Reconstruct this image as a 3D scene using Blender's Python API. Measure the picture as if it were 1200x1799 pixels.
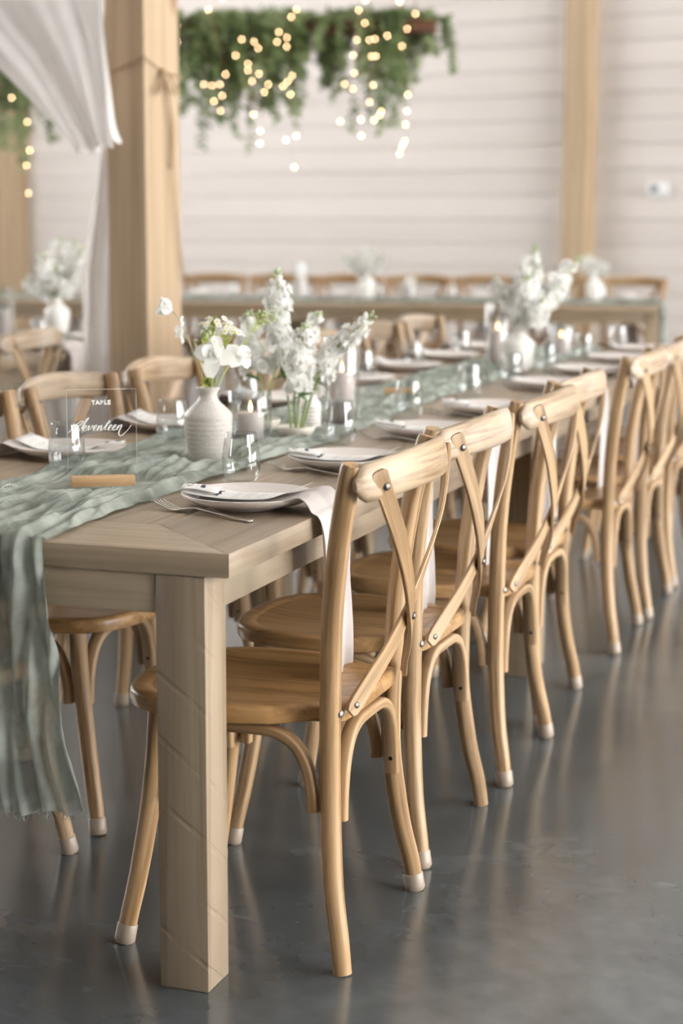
import bpy, bmesh, math, random
import numpy as np
from mathutils import Vector, Matrix
random.seed(7); RNG = np.random.default_rng(7)
for o in list(bpy.data.objects): bpy.data.objects.remove(o)
S = bpy.context.scene
COL = S.collection
PI = math.pi

# ------------------------------------------------------------------ camera
PITCH, ROLL, YAW = 0.1589, 0.0020, 0.3361
cam_d = bpy.data.cameras.new('camera'); cam = bpy.data.objects.new('camera', cam_d); COL.objects.link(cam)
cam_d.sensor_fit = 'VERTICAL'; cam_d.sensor_height = 36.0; cam_d.lens = 3228.35 / 1799 * 36
fw = Vector((-math.sin(YAW) * math.cos(PITCH), math.cos(YAW) * math.cos(PITCH), -math.sin(PITCH)))
rt = Vector((math.cos(YAW), math.sin(YAW), 0)); up = rt.cross(fw)
r2 = math.cos(ROLL) * rt + math.sin(ROLL) * up; u2 = -math.sin(ROLL) * rt + math.cos(ROLL) * up
m = Matrix.Identity(4)
for i in range(3): m[i][0], m[i][1], m[i][2] = r2[i], u2[i], -fw[i]
m.translation = (0, 0, 1.3018)
cam.matrix_world = m
cam_d.clip_start = 0.05; cam_d.clip_end = 200
cam_d.dof.use_dof = True; cam_d.dof.focus_distance = 3.42; cam_d.dof.aperture_fstop = 2.8
S.camera = cam

# ------------------------------------------------------------------ daylight + exposure
S.view_settings.view_transform = 'Standard'; S.view_settings.look = 'None'
S.view_settings.gamma = 1.0; S.view_settings.use_curve_mapping = False
S.view_settings.exposure = 0.22
W = bpy.data.worlds.new('overcast_sky'); S.world = W; W.use_nodes = True
bg = W.node_tree.nodes['Background']; bg.inputs[0].default_value = (1.0, 0.985, 0.972, 1); bg.inputs[1].default_value = 14.0

# building frame: turned 13 degrees against the long table
BA = math.radians(13)
BU = Vector((math.cos(BA), -math.sin(BA), 0)); BV = Vector((math.sin(BA), math.cos(BA), 0))
def B(u, v, z=0.0): return BU * u + BV * v + Vector((0, 0, z))
ROOM_U0, ROOM_U1, ROOM_V0, ROOM_V1, ROOM_H = -13.0, 6.0, -8.0, 12.75, 6.2
# window openings: right wall (v0, v1, z0, z1) and the wall behind the camera (u0, u1, z0, z1)
WIN_R = [(1.4, 4.4, 0.1, 4.8), (5.2, 8.2, 0.1, 4.8), (9.0, 12.2, 0.1, 4.8)]
WIN_F = [(-10.2, -8.8, 1.0, 4.4)]
WIN_L = [(4.0, 6.4, 1.0, 5.0), (7.6, 9.4, 1.0, 5.0)]
def portal(name, c, xd, zd, sx, sz):
    L = bpy.data.lights.new(name, 'AREA'); L.shape = 'RECTANGLE'; L.size = sx; L.size_y = sz
    L.cycles.is_portal = True
    o = bpy.data.objects.new(name, L); COL.objects.link(o)
    y = zd.normalized(); x = xd.normalized(); z = x.cross(y)
    M = Matrix.Identity(4)
    for i in range(3): M[i][0], M[i][1], M[i][2] = x[i], y[i], z[i]
    M.translation = c; o.matrix_world = M
ZV = Vector((0, 0, 1))
for (a, b, c, d) in WIN_R: portal('window_daylight', B(ROOM_U1 + 0.1, (a + b) / 2, (c + d) / 2), -BV, ZV, b - a, d - c)
for (a, b, c, d) in WIN_L: portal('window_daylight', B(ROOM_U0 - 0.1, (a + b) / 2, (c + d) / 2), BV, ZV, b - a, d - c)
for (a, b, c, d) in WIN_F: portal('window_daylight', B((a + b) / 2, ROOM_V0 - 0.1, (c + d) / 2), -BU, ZV, b - a, d - c)

# ------------------------------------------------------------------ materials
def newmat(name):
    mt = bpy.data.materials.new(name); mt.use_nodes = True
    nt = mt.node_tree; return mt, nt, nt.nodes['Principled BSDF']
def N(nt, t, **kw):
    n = nt.nodes.new(t)
    for k, v in kw.items():
        if k in n.inputs.keys() if isinstance(k, str) and k in [i.name for i in n.inputs] else False: n.inputs[k].default_value = v
        else: setattr(n, k, v)
    return n
def ramp(nt, stops):
    r = nt.nodes.new('ShaderNodeValToRGB'); e = r.color_ramp.elements
    while len(e) < len(stops): e.new(0.5)
    for i, (p, c) in enumerate(stops): e[i].position = p; e[i].color = (*c, 1) if len(c) == 3 else c
    return r
def simple(name, col, rough=0.5, metal=0.0, noise=0.0, nscale=30.0, bump=0.0, sheen=0.0, sss=0.0, trans=0.0):
    mt, nt, p = newmat(name)
    p.inputs['Base Color'].default_value = (*col, 1); p.inputs['Roughness'].default_value = rough; p.inputs['Metallic'].default_value = metal
    if sheen: p.inputs['Sheen Weight'].default_value = sheen
    if sss:
        p.inputs['Subsurface Weight'].default_value = sss; p.inputs['Subsurface Radius'].default_value = (0.02, 0.015, 0.012); p.inputs['Subsurface Scale'].default_value = 0.5
    if noise or bump:
        tc = nt.nodes.new('ShaderNodeTexCoord'); nz = nt.nodes.new('ShaderNodeTexNoise'); nz.inputs['Scale'].default_value = nscale; nz.inputs['Detail'].default_value = 5
        nt.links.new(tc.outputs['Object'], nz.inputs['Vector'])
        if noise:
            r = ramp(nt, [(0.3, tuple(c * (1 - noise) for c in col)), (0.7, tuple(min(1, c * (1 + noise * 0.6)) for c in col))])
            nt.links.new(nz.outputs['Fac'], r.inputs['Fac']); nt.links.new(r.outputs['Color'], p.inputs['Base Color'])
        if bump:
            b = nt.nodes.new('ShaderNodeBump'); b.inputs['Strength'].default_value = bump; b.inputs['Distance'].default_value = 0.003
            nt.links.new(nz.outputs['Fac'], b.inputs['Height']); nt.links.new(b.outputs['Normal'], p.inputs['Normal'])
    return mt
def wood(name, light, dark, axis='Z', freq=55.0, stretch=0.06, rough=0.45, bump=0.12, tint=True, wash=None, knots=0.0, saw=0.0, knotcol=(0.12, 0.055, 0.025), attr=False):
    mt, nt, p = newmat(name); L = nt.links
    tc = nt.nodes.new('ShaderNodeTexCoord'); oi = nt.nodes.new('ShaderNodeObjectInfo')
    off = nt.nodes.new('ShaderNodeVectorMath'); off.operation = 'ADD'
    mul = nt.nodes.new('ShaderNodeMath'); mul.operation = 'MULTIPLY'; mul.inputs[1].default_value = 7.0
    L.new(oi.outputs['Random'], mul.inputs[0])
    if attr:
        ga = nt.nodes.new('ShaderNodeAttribute'); ga.attribute_name = 'grain'; L.new(ga.outputs['Vector'], off.inputs[0])
    else: L.new(tc.outputs['Object'], off.inputs[0])
    L.new(mul.outputs[0], off.inputs[1])
    mp = nt.nodes.new('ShaderNodeMapping'); sc = [1, 1, 1]; sc['XYZ'.index(axis)] = stretch; mp.inputs['Scale'].default_value = sc
    L.new(off.outputs[0], mp.inputs['Vector'])
    n1 = nt.nodes.new('ShaderNodeTexNoise'); n1.inputs['Scale'].default_value = freq; n1.inputs['Detail'].default_value = 8; n1.inputs['Roughness'].default_value = 0.62; n1.inputs['Distortion'].default_value = 0.35
    L.new(mp.outputs[0], n1.inputs['Vector'])
    n2 = nt.nodes.new('ShaderNodeTexNoise'); n2.inputs['Scale'].default_value = freq * 0.13; n2.inputs['Detail'].default_value = 3; n2.inputs['Distortion'].default_value = 0.6
    L.new(mp.outputs[0], n2.inputs['Vector'])
    rg = nt.nodes.new('ShaderNodeMath'); rg.operation = 'MULTIPLY'; rg.inputs[1].default_value = 9.0; L.new(n2.outputs['Fac'], rg.inputs[0])
    fr = nt.nodes.new('ShaderNodeMath'); fr.operation = 'PINGPONG'; fr.inputs[1].default_value = 1.0; L.new(rg.outputs[0], fr.inputs[0])
    mx = nt.nodes.new('ShaderNodeMath'); mx.operation = 'MULTIPLY_ADD'; mx.inputs[1].default_value = 0.38; L.new(fr.outputs[0], mx.inputs[0])
    m2 = nt.nodes.new('ShaderNodeMath'); m2.operation = 'MULTIPLY'; m2.inputs[1].default_value = 0.75; L.new(n1.outputs['Fac'], m2.inputs[0]); L.new(m2.outputs[0], mx.inputs[2])
    r = ramp(nt, [(0.33, dark), (0.5, tuple((a + b) / 2 for a, b in zip(light, dark))), (0.65, light)])
    L.new(mx.outputs[0], r.inputs['Fac']); col = r.outputs['Color']
    if wash:
        n3 = nt.nodes.new('ShaderNodeTexNoise'); n3.inputs['Scale'].default_value = 5.0; n3.inputs['Detail'].default_value = 4; L.new(off.outputs[0], n3.inputs['Vector'])
        rr = ramp(nt, [(0.42, (0, 0, 0)), (0.68, (0.6, 0.6, 0.6))]); L.new(n3.outputs['Fac'], rr.inputs['Fac'])
        mm = nt.nodes.new('ShaderNodeMix'); mm.data_type = 'RGBA'; L.new(rr.outputs['Color'], mm.inputs['Factor']); L.new(col, mm.inputs['A']); mm.inputs['B'].default_value = (*wash, 1); col = mm.outputs['Result']
    if knots:
        vo = nt.nodes.new('ShaderNodeTexVoronoi'); vo.inputs['Scale'].default_value = knots
        mk = nt.nodes.new('ShaderNodeMapping'); s3 = [1, 1, 1]; s3['XYZ'.index(axis)] = 0.45; mk.inputs['Scale'].default_value = s3; L.new(off.outputs[0], mk.inputs['Vector']); L.new(mk.outputs[0], vo.inputs['Vector'])
        rk = ramp(nt, [(0.035, (1, 1, 1)), (0.10, (0, 0, 0))]); L.new(vo.outputs['Distance'], rk.inputs['Fac'])
        mm = nt.nodes.new('ShaderNodeMix'); mm.data_type = 'RGBA'; L.new(rk.outputs['Color'], mm.inputs['Factor']); L.new(col, mm.inputs['A']); mm.inputs['B'].default_value = (*knotcol, 1); col = mm.outputs['Result']
    if tint:
        mt2 = nt.nodes.new('ShaderNodeMix'); mt2.data_type = 'RGBA'; mt2.blend_type = 'MULTIPLY'; mt2.inputs['Factor'].default_value = 1.0
        L.new(col, mt2.inputs['A']); L.new(oi.outputs['Color'], mt2.inputs['B']); col = mt2.outputs['Result']
    L.new(col, p.inputs['Base Color']); p.inputs['Roughness'].default_value = rough
    b = nt.nodes.new('ShaderNodeBump'); b.inputs['Strength'].default_value = bump; b.inputs['Distance'].default_value = 0.002; L.new(n1.outputs['Fac'], b.inputs['Height'])
    if saw:
        wv = nt.nodes.new('ShaderNodeTexWave'); wv.wave_type = 'BANDS'; wv.bands_direction = 'DIAGONAL'; wv.inputs['Scale'].default_value = saw; wv.inputs['Distortion'].default_value = 0.25; wv.inputs['Detail'].default_value = 1.0
        mw = nt.nodes.new('ShaderNodeMapping'); mw.inputs['Scale'].default_value = (1.0, 1.0, 1.35); L.new(tc.outputs['Object'], mw.inputs['Vector']); L.new(mw.outputs[0], wv.inputs['Vector'])
        rw = ramp(nt, [(0.0, (0, 0, 0)), (0.035, (1, 1, 1))]); L.new(wv.outputs['Fac'], rw.inputs['Fac'])
        n5 = nt.nodes.new('ShaderNodeTexNoise'); n5.inputs['Scale'].default_value = 14; L.new(tc.outputs['Object'], n5.inputs['Vector'])
        r5 = ramp(nt, [(0.40, (0, 0, 0)), (0.6, (1, 1, 1))]); L.new(n5.outputs['Fac'], r5.inputs['Fac'])
        mxx = nt.nodes.new('ShaderNodeMath'); mxx.operation = 'MAXIMUM'; L.new(rw.outputs['Color'], mxx.inputs[0]); L.new(r5.outputs['Color'], mxx.inputs[1])
        b2 = nt.nodes.new('ShaderNodeBump'); b2.inputs['Strength'].default_value = 0.5; b2.inputs['Distance'].default_value = 0.0025
        L.new(mxx.outputs[0], b2.inputs['Height']); L.new(b.outputs['Normal'], b2.inputs['Normal']); L.new(b2.outputs['Normal'], p.inputs['Normal'])
    else: L.new(b.outputs['Normal'], p.inputs['Normal'])
    return mt
def glassy(name, tint=(1, 1, 1), ior=1.5, rough=0.0):
    mt, nt, p = newmat(name); nt.nodes.remove(p); out = nt.nodes['Material Output']
    t = nt.nodes.new('ShaderNodeBsdfTransparent'); t.inputs[0].default_value = (*tint, 1)
    g = nt.nodes.new('ShaderNodeBsdfGlossy'); g.inputs['Roughness'].default_value = rough
    f = nt.nodes.new('ShaderNodeFresnel'); ge = nt.nodes.new('ShaderNodeNewGeometry'); mi = nt.nodes.new('ShaderNodeMapRange')
    mi.inputs['To Min'].default_value = ior; mi.inputs['To Max'].default_value = 1 / ior; nt.links.new(ge.outputs['Backfacing'], mi.inputs['Value']); nt.links.new(mi.outputs[0], f.inputs['IOR'])
    mx = nt.nodes.new('ShaderNodeMixShader'); nt.links.new(f.outputs[0], mx.inputs[0]); nt.links.new(t.outputs[0], mx.inputs[1]); nt.links.new(g.outputs[0], mx.inputs[2])
    nt.links.new(mx.outputs[0], out.inputs['Surface']); return mt
def emit(name, col, strength):
    mt, nt, p = newmat(name); p.inputs['Base Color'].default_value = (0, 0, 0, 1); p.inputs['Emission Color'].default_value = (*col, 1); p.inputs['Emission Strength'].default_value = strength
    return mt
def cloth(name, col, dark, scale=260.0, rough=0.9, transl=0.35, see=0.0, patch=None):
    mt, nt, p = newmat(name); L = nt.links; out = nt.nodes['Material Output']
    tc = nt.nodes.new('ShaderNodeTexCoord'); nz = nt.nodes.new('ShaderNodeTexNoise'); nz.inputs['Scale'].default_value = scale; nz.inputs['Detail'].default_value = 3; L.new(tc.outputs['Object'], nz.inputs['Vector'])
    n2 = nt.nodes.new('ShaderNodeTexNoise'); n2.inputs['Scale'].default_value = 11; n2.inputs['Detail'].default_value = 5; L.new(tc.outputs['Object'], n2.inputs['Vector'])
    r = ramp(nt, [(0.35, dark), (0.62, col)]); L.new(n2.outputs['Fac'], r.inputs['Fac']); c = r.outputs['Color']
    L.new(c, p.inputs['Base Color']); p.inputs['Roughness'].default_value = rough; p.inputs['Specular IOR Level'].default_value = 0.15
    b = nt.nodes.new('ShaderNodeBump'); b.inputs['Strength'].default_value = 0.25; b.inputs['Distance'].default_value = 0.001; L.new(nz.outputs['Fac'], b.inputs['Height']); L.new(b.outputs['Normal'], p.inputs['Normal'])
    tr = nt.nodes.new('ShaderNodeBsdfTranslucent'); L.new(c, tr.inputs['Color']); L.new(b.outputs['Normal'], tr.inputs['Normal'])
    mx = nt.nodes.new('ShaderNodeMixShader'); mx.inputs[0].default_value = transl; L.new(p.outputs[0], mx.inputs[1]); L.new(tr.outputs[0], mx.inputs[2]); last = mx
    if see:
        tp = nt.nodes.new('ShaderNodeBsdfTransparent'); rs = ramp(nt, [(0.42, (see, see, see)), (0.62, (0, 0, 0))]); L.new(n2.outputs['Fac'], rs.inputs['Fac'])
        m3 = nt.nodes.new('ShaderNodeMixShader'); L.new(rs.outputs['Color'], m3.inputs[0]); L.new(last.outputs[0], m3.inputs[1]); L.new(tp.outputs[0], m3.inputs[2]); last = m3
    L.new(last.outputs[0], out.inputs['Surface']); return mt

M = {}
M['chair_z'] = wood('chair_oak_upright', (0.46, 0.315, 0.18), (0.22, 0.13, 0.06), 'Z', 170, 0.035, 0.42, attr=True)
M['chair_x'] = wood('chair_oak_across', (0.46, 0.32, 0.19), (0.25, 0.155, 0.078), 'Z', 170, 0.035, 0.42, attr=True)
M['chair_rail'] = wood('chair_oak_rail', (0.43, 0.325, 0.225), (0.24, 0.165, 0.10), 'Z', 200, 0.05, 0.40, 0.3, attr=True, wash=(0.52, 0.46, 0.39))
M['chair_seat'] = wood('chair_oak_seat', (0.47, 0.29, 0.135), (0.27, 0.15, 0.06), 'Y', 110, 0.04, 0.30, 0.08)
M['table_y'] = wood('table_pine_lengthwise', (0.35, 0.275, 0.195), (0.265, 0.20, 0.135), 'Y', 110, 0.03, 0.36, 0.10, knots=1.7, knotcol=(0.17, 0.11, 0.07))
M['table_x'] = wood('table_pine_crosswise', (0.35, 0.275, 0.19), (0.265, 0.20, 0.13), 'X', 110, 0.03, 0.36, 0.10, knots=1.9, knotcol=(0.17, 0.11, 0.07))
M['table_z'] = wood('table_pine_leg', (0.34, 0.265, 0.185), (0.25, 0.185, 0.12), 'Z', 110, 0.03, 0.45, 0.10, knots=1.5, saw=4.2, knotcol=(0.2, 0.13, 0.08))
M['post'] = wood('post_timber', (0.46, 0.34, 0.22), (0.37, 0.265, 0.16), 'Z', 60, 0.03, 0.6, 0.05, knots=2.2, knotcol=(0.22, 0.11, 0.05))
M['beam'] = wood('beam_cedar', (0.20, 0.085, 0.035), (0.09, 0.035, 0.016), 'X', 20, 0.06, 0.7, 0.2)
M['shiplap'] = wood('shiplap_white_wash', (0.655, 0.605, 0.57), (0.61, 0.56, 0.525), 'X', 9, 0.03, 0.55, 0.05, knots=1.1, knotcol=(0.50, 0.41, 0.34))
M['bounce_cut_wood'] = wood('bounce_cut_timber', (0.16, 0.11, 0.075), (0.10, 0.07, 0.045), 'Z', 30, 0.03, 0.6, 0.05)  # for the unseen wall behind the camera, darkened to bounce less light
M['oak_block'] = wood('oak_block', (0.70, 0.46, 0.25), (0.55, 0.34, 0.17), 'X', 120, 0.08, 0.5, 0.05)
M['plaster'] = simple('painted_white_board', (0.76, 0.73, 0.70), 0.7, noise=0.03, nscale=4)
M['frame'] = simple('window_frame_paint', (0.7, 0.68, 0.65), 0.5)
M['pane'] = glassy('window_glass', (0.97, 0.98, 0.98), 1.3)
M['glass'] = glassy('clear_glass', (0.955, 0.965, 0.965), 1.85)
M['acrylic'] = glassy('clear_acrylic', (0.98, 0.98, 0.975), 1.4)
M['acrylic_edge'] = simple('acrylic_edge_gleam', (0.86, 0.83, 0.78), 0.25)  # pale colour stands in for the gleam along the clear sheet's edge
M['white_ink'] = simple('white_lettering', (0.93, 0.92, 0.90), 0.6)
M['ceramic'] = simple('plate_porcelain', (0.80, 0.735, 0.695), 0.18)
M['stoneware'] = simple('speckled_stoneware', (0.60, 0.565, 0.52), 0.38, noise=0.18, nscale=260, bump=0.15)
M['white_ceramic'] = simple('white_ceramic', (0.80, 0.78, 0.74), 0.35)
M['dish'] = simple('cream_dish_glaze', (0.80, 0.74, 0.66), 0.4)
M['linen'] = cloth('white_linen', (0.78, 0.725, 0.70), (0.74, 0.685, 0.66), 900, transl=0.2)
M['paper'] = simple('white_card', (0.86, 0.84, 0.82), 0.7)
M['ink'] = simple('dark_ink', (0.10, 0.10, 0.11), 0.6)
M['grey_ink'] = simple('grey_ink', (0.42, 0.40, 0.39), 0.6)
M['steel'] = simple('brushed_steel', (0.72, 0.68, 0.64), 0.22, 1.0)
M['bolt'] = simple('dark_iron_bolt', (0.16, 0.15, 0.14), 0.35, 0.9)
M['bolt_silver'] = simple('steel_bolt', (0.42, 0.40, 0.37), 0.3, 1.0)
M['hole_shade'] = simple('hole_shade_black', (0.012, 0.01, 0.008), 0.9)  # solid near-black discs: shade inside the bolt holes, put in as colour
M['cap'] = simple('cloudy_plastic_cap', (0.36, 0.29, 0.225), 0.35)
M['gauze'] = cloth('sage_gauze', (0.46, 0.495, 0.44), (0.33, 0.365, 0.325), 420, transl=0.25, see=0.30)
M['drape'] = cloth('ivory_voile', (0.90, 0.875, 0.86), (0.88, 0.85, 0.83), 300, transl=0.3)
M['twine'] = simple('jute_twine', (0.36, 0.24, 0.14), 0.9, noise=0.2, nscale=200)
M['candle'] = simple('grey_mauve_wax', (0.68, 0.595, 0.57), 0.45, sss=0.35)
M['wick'] = simple('burnt_wick', (0.03, 0.025, 0.02), 0.9)
M['flame'] = emit('candle_flame', (1.0, 0.66, 0.30), 9.0)
M['bulb'] = emit('fairy_bulb', (1.0, 0.64, 0.36), 32.0)
M['wire'] = simple('copper_wire', (0.35, 0.22, 0.12), 0.4, 0.8)
M['petal'] = cloth('white_petal', (0.95, 0.945, 0.92), (0.93, 0.925, 0.90), 200, rough=0.6, transl=0.45)
M['stem'] = simple('green_stem', (0.27, 0.36, 0.12), 0.5, noise=0.2, nscale=20)
M['leaf'] = simple('green_leaf', (0.10, 0.21, 0.05), 0.45, noise=0.3, nscale=30)
M['lime'] = simple('lime_foliage', (0.42, 0.50, 0.10), 0.5, noise=0.2, nscale=30)
M['bud'] = simple('pale_green_bud', (0.42, 0.48, 0.28), 0.6)
M['yellow'] = simple('daisy_centre', (0.78, 0.58, 0.12), 0.7)
M['dry'] = simple('straw_stem', (0.45, 0.42, 0.28), 0.6)
M['thermo'] = simple('thermostat_plastic', (0.78, 0.78, 0.78), 0.4)
M['screen'] = simple('dark_display', (0.12, 0.14, 0.15), 0.2)
def foliage_mat():
    mt, nt, p = newmat('garland_foliage'); L = nt.links
    tc = nt.nodes.new('ShaderNodeTexCoord'); nz = nt.nodes.new('ShaderNodeTexNoise'); nz.inputs['Scale'].default_value = 5; nz.inputs['Detail'].default_value = 6; L.new(tc.outputs['Object'], nz.inputs['Vector'])
    r = ramp(nt, [(0.3, (0.07, 0.105, 0.04)), (0.5, (0.18, 0.24, 0.09)), (0.72, (0.36, 0.41, 0.22))]); L.new(nz.outputs['Fac'], r.inputs['Fac']); L.new(r.outputs['Color'], p.inputs['Base Color'])
    p.inputs['Roughness'].default_value = 0.55; return mt
M['foliage'] = foliage_mat()
def floor_mat():
    mt, nt, p = newmat('polished_concrete'); L = nt.links
    tc = nt.nodes.new('ShaderNodeTexCoord')
    n1 = nt.nodes.new('ShaderNodeTexNoise'); n1.inputs['Scale'].default_value = 1.3; n1.inputs['Detail'].default_value = 5; n1.inputs['Roughness'].default_value = 0.55; n1.inputs['Distortion'].default_value = 0.4; L.new(tc.outputs['Object'], n1.inputs['Vector'])
    n2 = nt.nodes.new('ShaderNodeTexNoise'); n2.inputs['Scale'].default_value = 16; n2.inputs['Detail'].default_value = 3; n2.inputs['Roughness'].default_value = 0.5; L.new(tc.outputs['Object'], n2.inputs['Vector'])
    ad = nt.nodes.new('ShaderNodeMath'); ad.operation = 'MULTIPLY_ADD'; ad.inputs[1].default_value = 0.2; L.new(n2.outputs['Fac'], ad.inputs[0])
    mu = nt.nodes.new('ShaderNodeMath'); mu.operation = 'MULTIPLY'; mu.inputs[1].default_value = 0.88; L.new(n1.outputs['Fac'], mu.inputs[0]); L.new(mu.outputs[0], ad.inputs[2])
    r = ramp(nt, [(0.36, (0.040, 0.049, 0.054)), (0.55, (0.076, 0.089, 0.096)), (0.72, (0.135, 0.149, 0.156))]); L.new(ad.outputs[0], r.inputs['Fac'])
    # small pale scuffs
    mp = nt.nodes.new('ShaderNodeMapping'); mp.inputs['Rotation'].default_value = (0, 0, 0.6); mp.inputs['Scale'].default_value = (1, 4, 1); L.new(tc.outputs['Object'], mp.inputs['Vector'])
    n3 = nt.nodes.new('ShaderNodeTexNoise'); n3.inputs['Scale'].default_value = 7; n3.inputs['Detail'].default_value = 3; L.new(mp.outputs[0], n3.inputs['Vector'])
    r3 = ramp(nt, [(0.66, (0, 0, 0)), (0.84, (0.18, 0.18, 0.18))]); L.new(n3.outputs['Fac'], r3.inputs['Fac'])
    mm = nt.nodes.new('ShaderNodeMix'); mm.data_type = 'RGBA'; L.new(r3.outputs['Color'], mm.inputs['Factor']); L.new(r.outputs['Color'], mm.inputs['A']); mm.inputs['B'].default_value = (0.26, 0.26, 0.25, 1)
    L.new(mm.outputs['Result'], p.inputs['Base Color'])
    rr = ramp(nt, [(0.3, (0.16, 0.16, 0.16)), (0.75, (0.21, 0.21, 0.21))]); L.new(n1.outputs['Fac'], rr.inputs['Fac']); L.new(rr.outputs['Color'], p.inputs['Roughness'])
    p.inputs['Specular IOR Level'].default_value = 1.0; p.inputs['IOR'].default_value = 1.55
    return mt
M['floor'] = floor_mat()

# ------------------------------------------------------------------ mesh helpers
GRAIN = ('chair_z', 'chair_x', 'chair_rail')
class MB:
    def __init__(s): s.v = []; s.f = []; s.g = {}
    def add(s, vs, fs):
        k = len(s.v); s.v.extend([tuple(p) for p in vs]); s.f.extend([tuple(i + k for i in f) for f in fs]); return s
    def box(s, a, b, rot=None, at=None, bev=0.0):
        bm = bmesh.new(); bmesh.ops.create_cube(bm, size=1.0)
        for v in bm.verts: v.co = Vector(((v.co.x + .5) * (b[0] - a[0]) + a[0], (v.co.y + .5) * (b[1] - a[1]) + a[1], (v.co.z + .5) * (b[2] - a[2]) + a[2]))
        if bev: bmesh.ops.bevel(bm, geom=bm.edges[:], offset=bev, segments=2, profile=0.5, affect='EDGES')
        return s.bm(bm, rot, at)
    def bm(s, bm, rot=None, at=None):
        bm.verts.index_update()
        vs = [v.co.copy() for v in bm.verts]
        if rot is not None: vs = [rot @ p for p in vs]
        if at is not None: vs = [p + Vector(at) for p in vs]
        s.add(vs, [[v.index for v in f.verts] for f in bm.faces]); bm.free(); return s
    def tube(s, pts, rad, n=10, cap=True, prof=None, normal=None):
        """sweep a section along pts; rad: number or list; prof: list of (a,b) multiplied by (rad); normal: fixed b direction hint"""
        P = [Vector(p) for p in pts]; K = len(P)
        R = rad if isinstance(rad, (list, tuple)) else [rad] * K
        pr = prof or [(math.cos(2 * PI * i / n), math.sin(2 * PI * i / n)) for i in range(n)]
        k0 = len(s.v); dist = 0.0; n = len(pr); vs = []; multi = isinstance(normal, list); ref = Vector(normal) if normal is not None and not multi else None; prev = None
        for i, p in enumerate(P):
            t = (P[min(i + 1, K - 1)] - P[max(i - 1, 0)]).normalized()
            if multi: ref = Vector(normal[i])
            if ref is not None: b = (ref - t * ref.dot(t)).normalized()
            elif prev is None:
                h = Vector((0, 0, 1)) if abs(t.z) < .9 else Vector((1, 0, 0)); b = (h - t * h.dot(t)).normalized()
            else: b = (prev - t * prev.dot(t)).normalized()
            prev = b; a = b.cross(t); dist += (P[i] - P[i - 1]).length if i else 0
            for (x, y) in pr:
                rr = R[i] if isinstance(R[i], (tuple, list)) else (R[i], R[i])
                s.g[k0 + len(vs)] = (x * rr[0], y * rr[1], dist); vs.append(p + a * (x * rr[0]) + b * (y * rr[1]))
        fs = [(i * n + j, i * n + (j + 1) % n, (i + 1) * n + (j + 1) % n, (i + 1) * n + j) for i in range(K - 1) for j in range(n)]
        if cap: fs.append(tuple(range(n - 1, -1, -1))); fs.append(tuple((K - 1) * n + j for j in range(n)))
        return s.add(vs, fs)
    def lathe(s, prof, n=32, at=(0, 0, 0), axis=None, closed=False):
        vs = []; fs = []; rings = []
        for (r, z) in prof:
            if r < 1e-6: rings.append([len(vs)]); vs.append(Vector((0, 0, z)))
            else:
                rings.append(list(range(len(vs), len(vs) + n)))
                vs.extend(Vector((r * math.cos(2 * PI * i / n), r * math.sin(2 * PI * i / n), z)) for i in range(n))
        for a, b in zip(rings[:-1], rings[1:]):
            for j in range(n):
                k = (j + 1) % n
                if len(a) == 1 and len(b) == 1: continue
                if len(a) == 1: fs.append((a[0], b[k], b[j]))
                elif len(b) == 1: fs.append((a[j], a[k], b[0]))
                else: fs.append((a[j], a[k], b[k], b[j]))
        if axis is not None:
            q = Vector((0, 0, 1)).rotation_difference(Vector(axis)); vs = [q @ v for v in vs]
        vs = [v + Vector(at) for v in vs]
        return s.add(vs, fs)
    def grid(s, G):
        """G: array (rows, cols, 3)"""
        r, c = G.shape[:2]; vs = [tuple(map(float, p)) for p in G.reshape(-1, 3)]
        return s.add(vs, [(i * c + j, i * c + j + 1, (i + 1) * c + j + 1, (i + 1) * c + j) for i in range(r - 1) for j in range(c - 1)])
    def mesh(s, name, mat, smooth=True, angle=40):
        me = bpy.data.meshes.new(name); me.from_pydata(s.v, [], s.f); me.update()
        if smooth:
            me.polygons.foreach_set('use_smooth', [True] * len(me.polygons))
            me.set_sharp_from_angle(angle=math.radians(angle))
        if mat: me.materials.append(M[mat])
        if mat in GRAIN and s.g:
            at = me.attributes.new('grain', 'FLOAT_VECTOR', 'POINT'); seed = random.uniform(0, 9)
            at.data.foreach_set('vector', [c + seed for i in range(len(s.v)) for c in s.g.get(i, (0, 0, 0))])
        return me
    def build(s, name, mat, parent=None, smooth=True, angle=40):
        return link(name, s.mesh(name, mat, smooth, angle), parent)
def link(name, me, parent=None, matrix=None):
    o = bpy.data.objects.new(name, me); COL.objects.link(o)
    if parent: o.parent = parent
    if matrix is not None: o.matrix_local = matrix
    return o
def tag(o, label=None, cat=None, group=None, kind=None):
    if label: o['label'] = label
    if cat: o['category'] = cat
    if group: o['group'] = group
    if kind: o['kind'] = kind
    return o
def thing(name, label, cat, loc=(0, 0, 0), rz=0.0, group=None):
    o = bpy.data.objects.new(name, None); COL.objects.link(o); o.location = loc; o.rotation_euler = (0, 0, rz); o.empty_display_size = .05
    return tag(o, label, cat, group)
def struct(o, label=None, cat=None): return tag(o, label, cat, None, 'structure')
CH = {}
def kids(o):
    if o.name not in CH: CH[o.name] = [c for c in o.children]
    return CH[o.name]
def dup(root, loc, rz, label, group=None, color=None, skip=()):
    def cp(o, par):
        c = o.copy(); COL.objects.link(c)
        if par is not None: c.parent = par
        if color is not None: c.color = color
        for k in o.children:
            if not any(k.name.split('.')[0] == q for q in skip): cp(k, c)
        return c
    r = cp(root, None); r.location = loc; r.rotation_euler = (0, 0, rz); r['label'] = label
    if group: r['group'] = group
    return r
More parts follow.
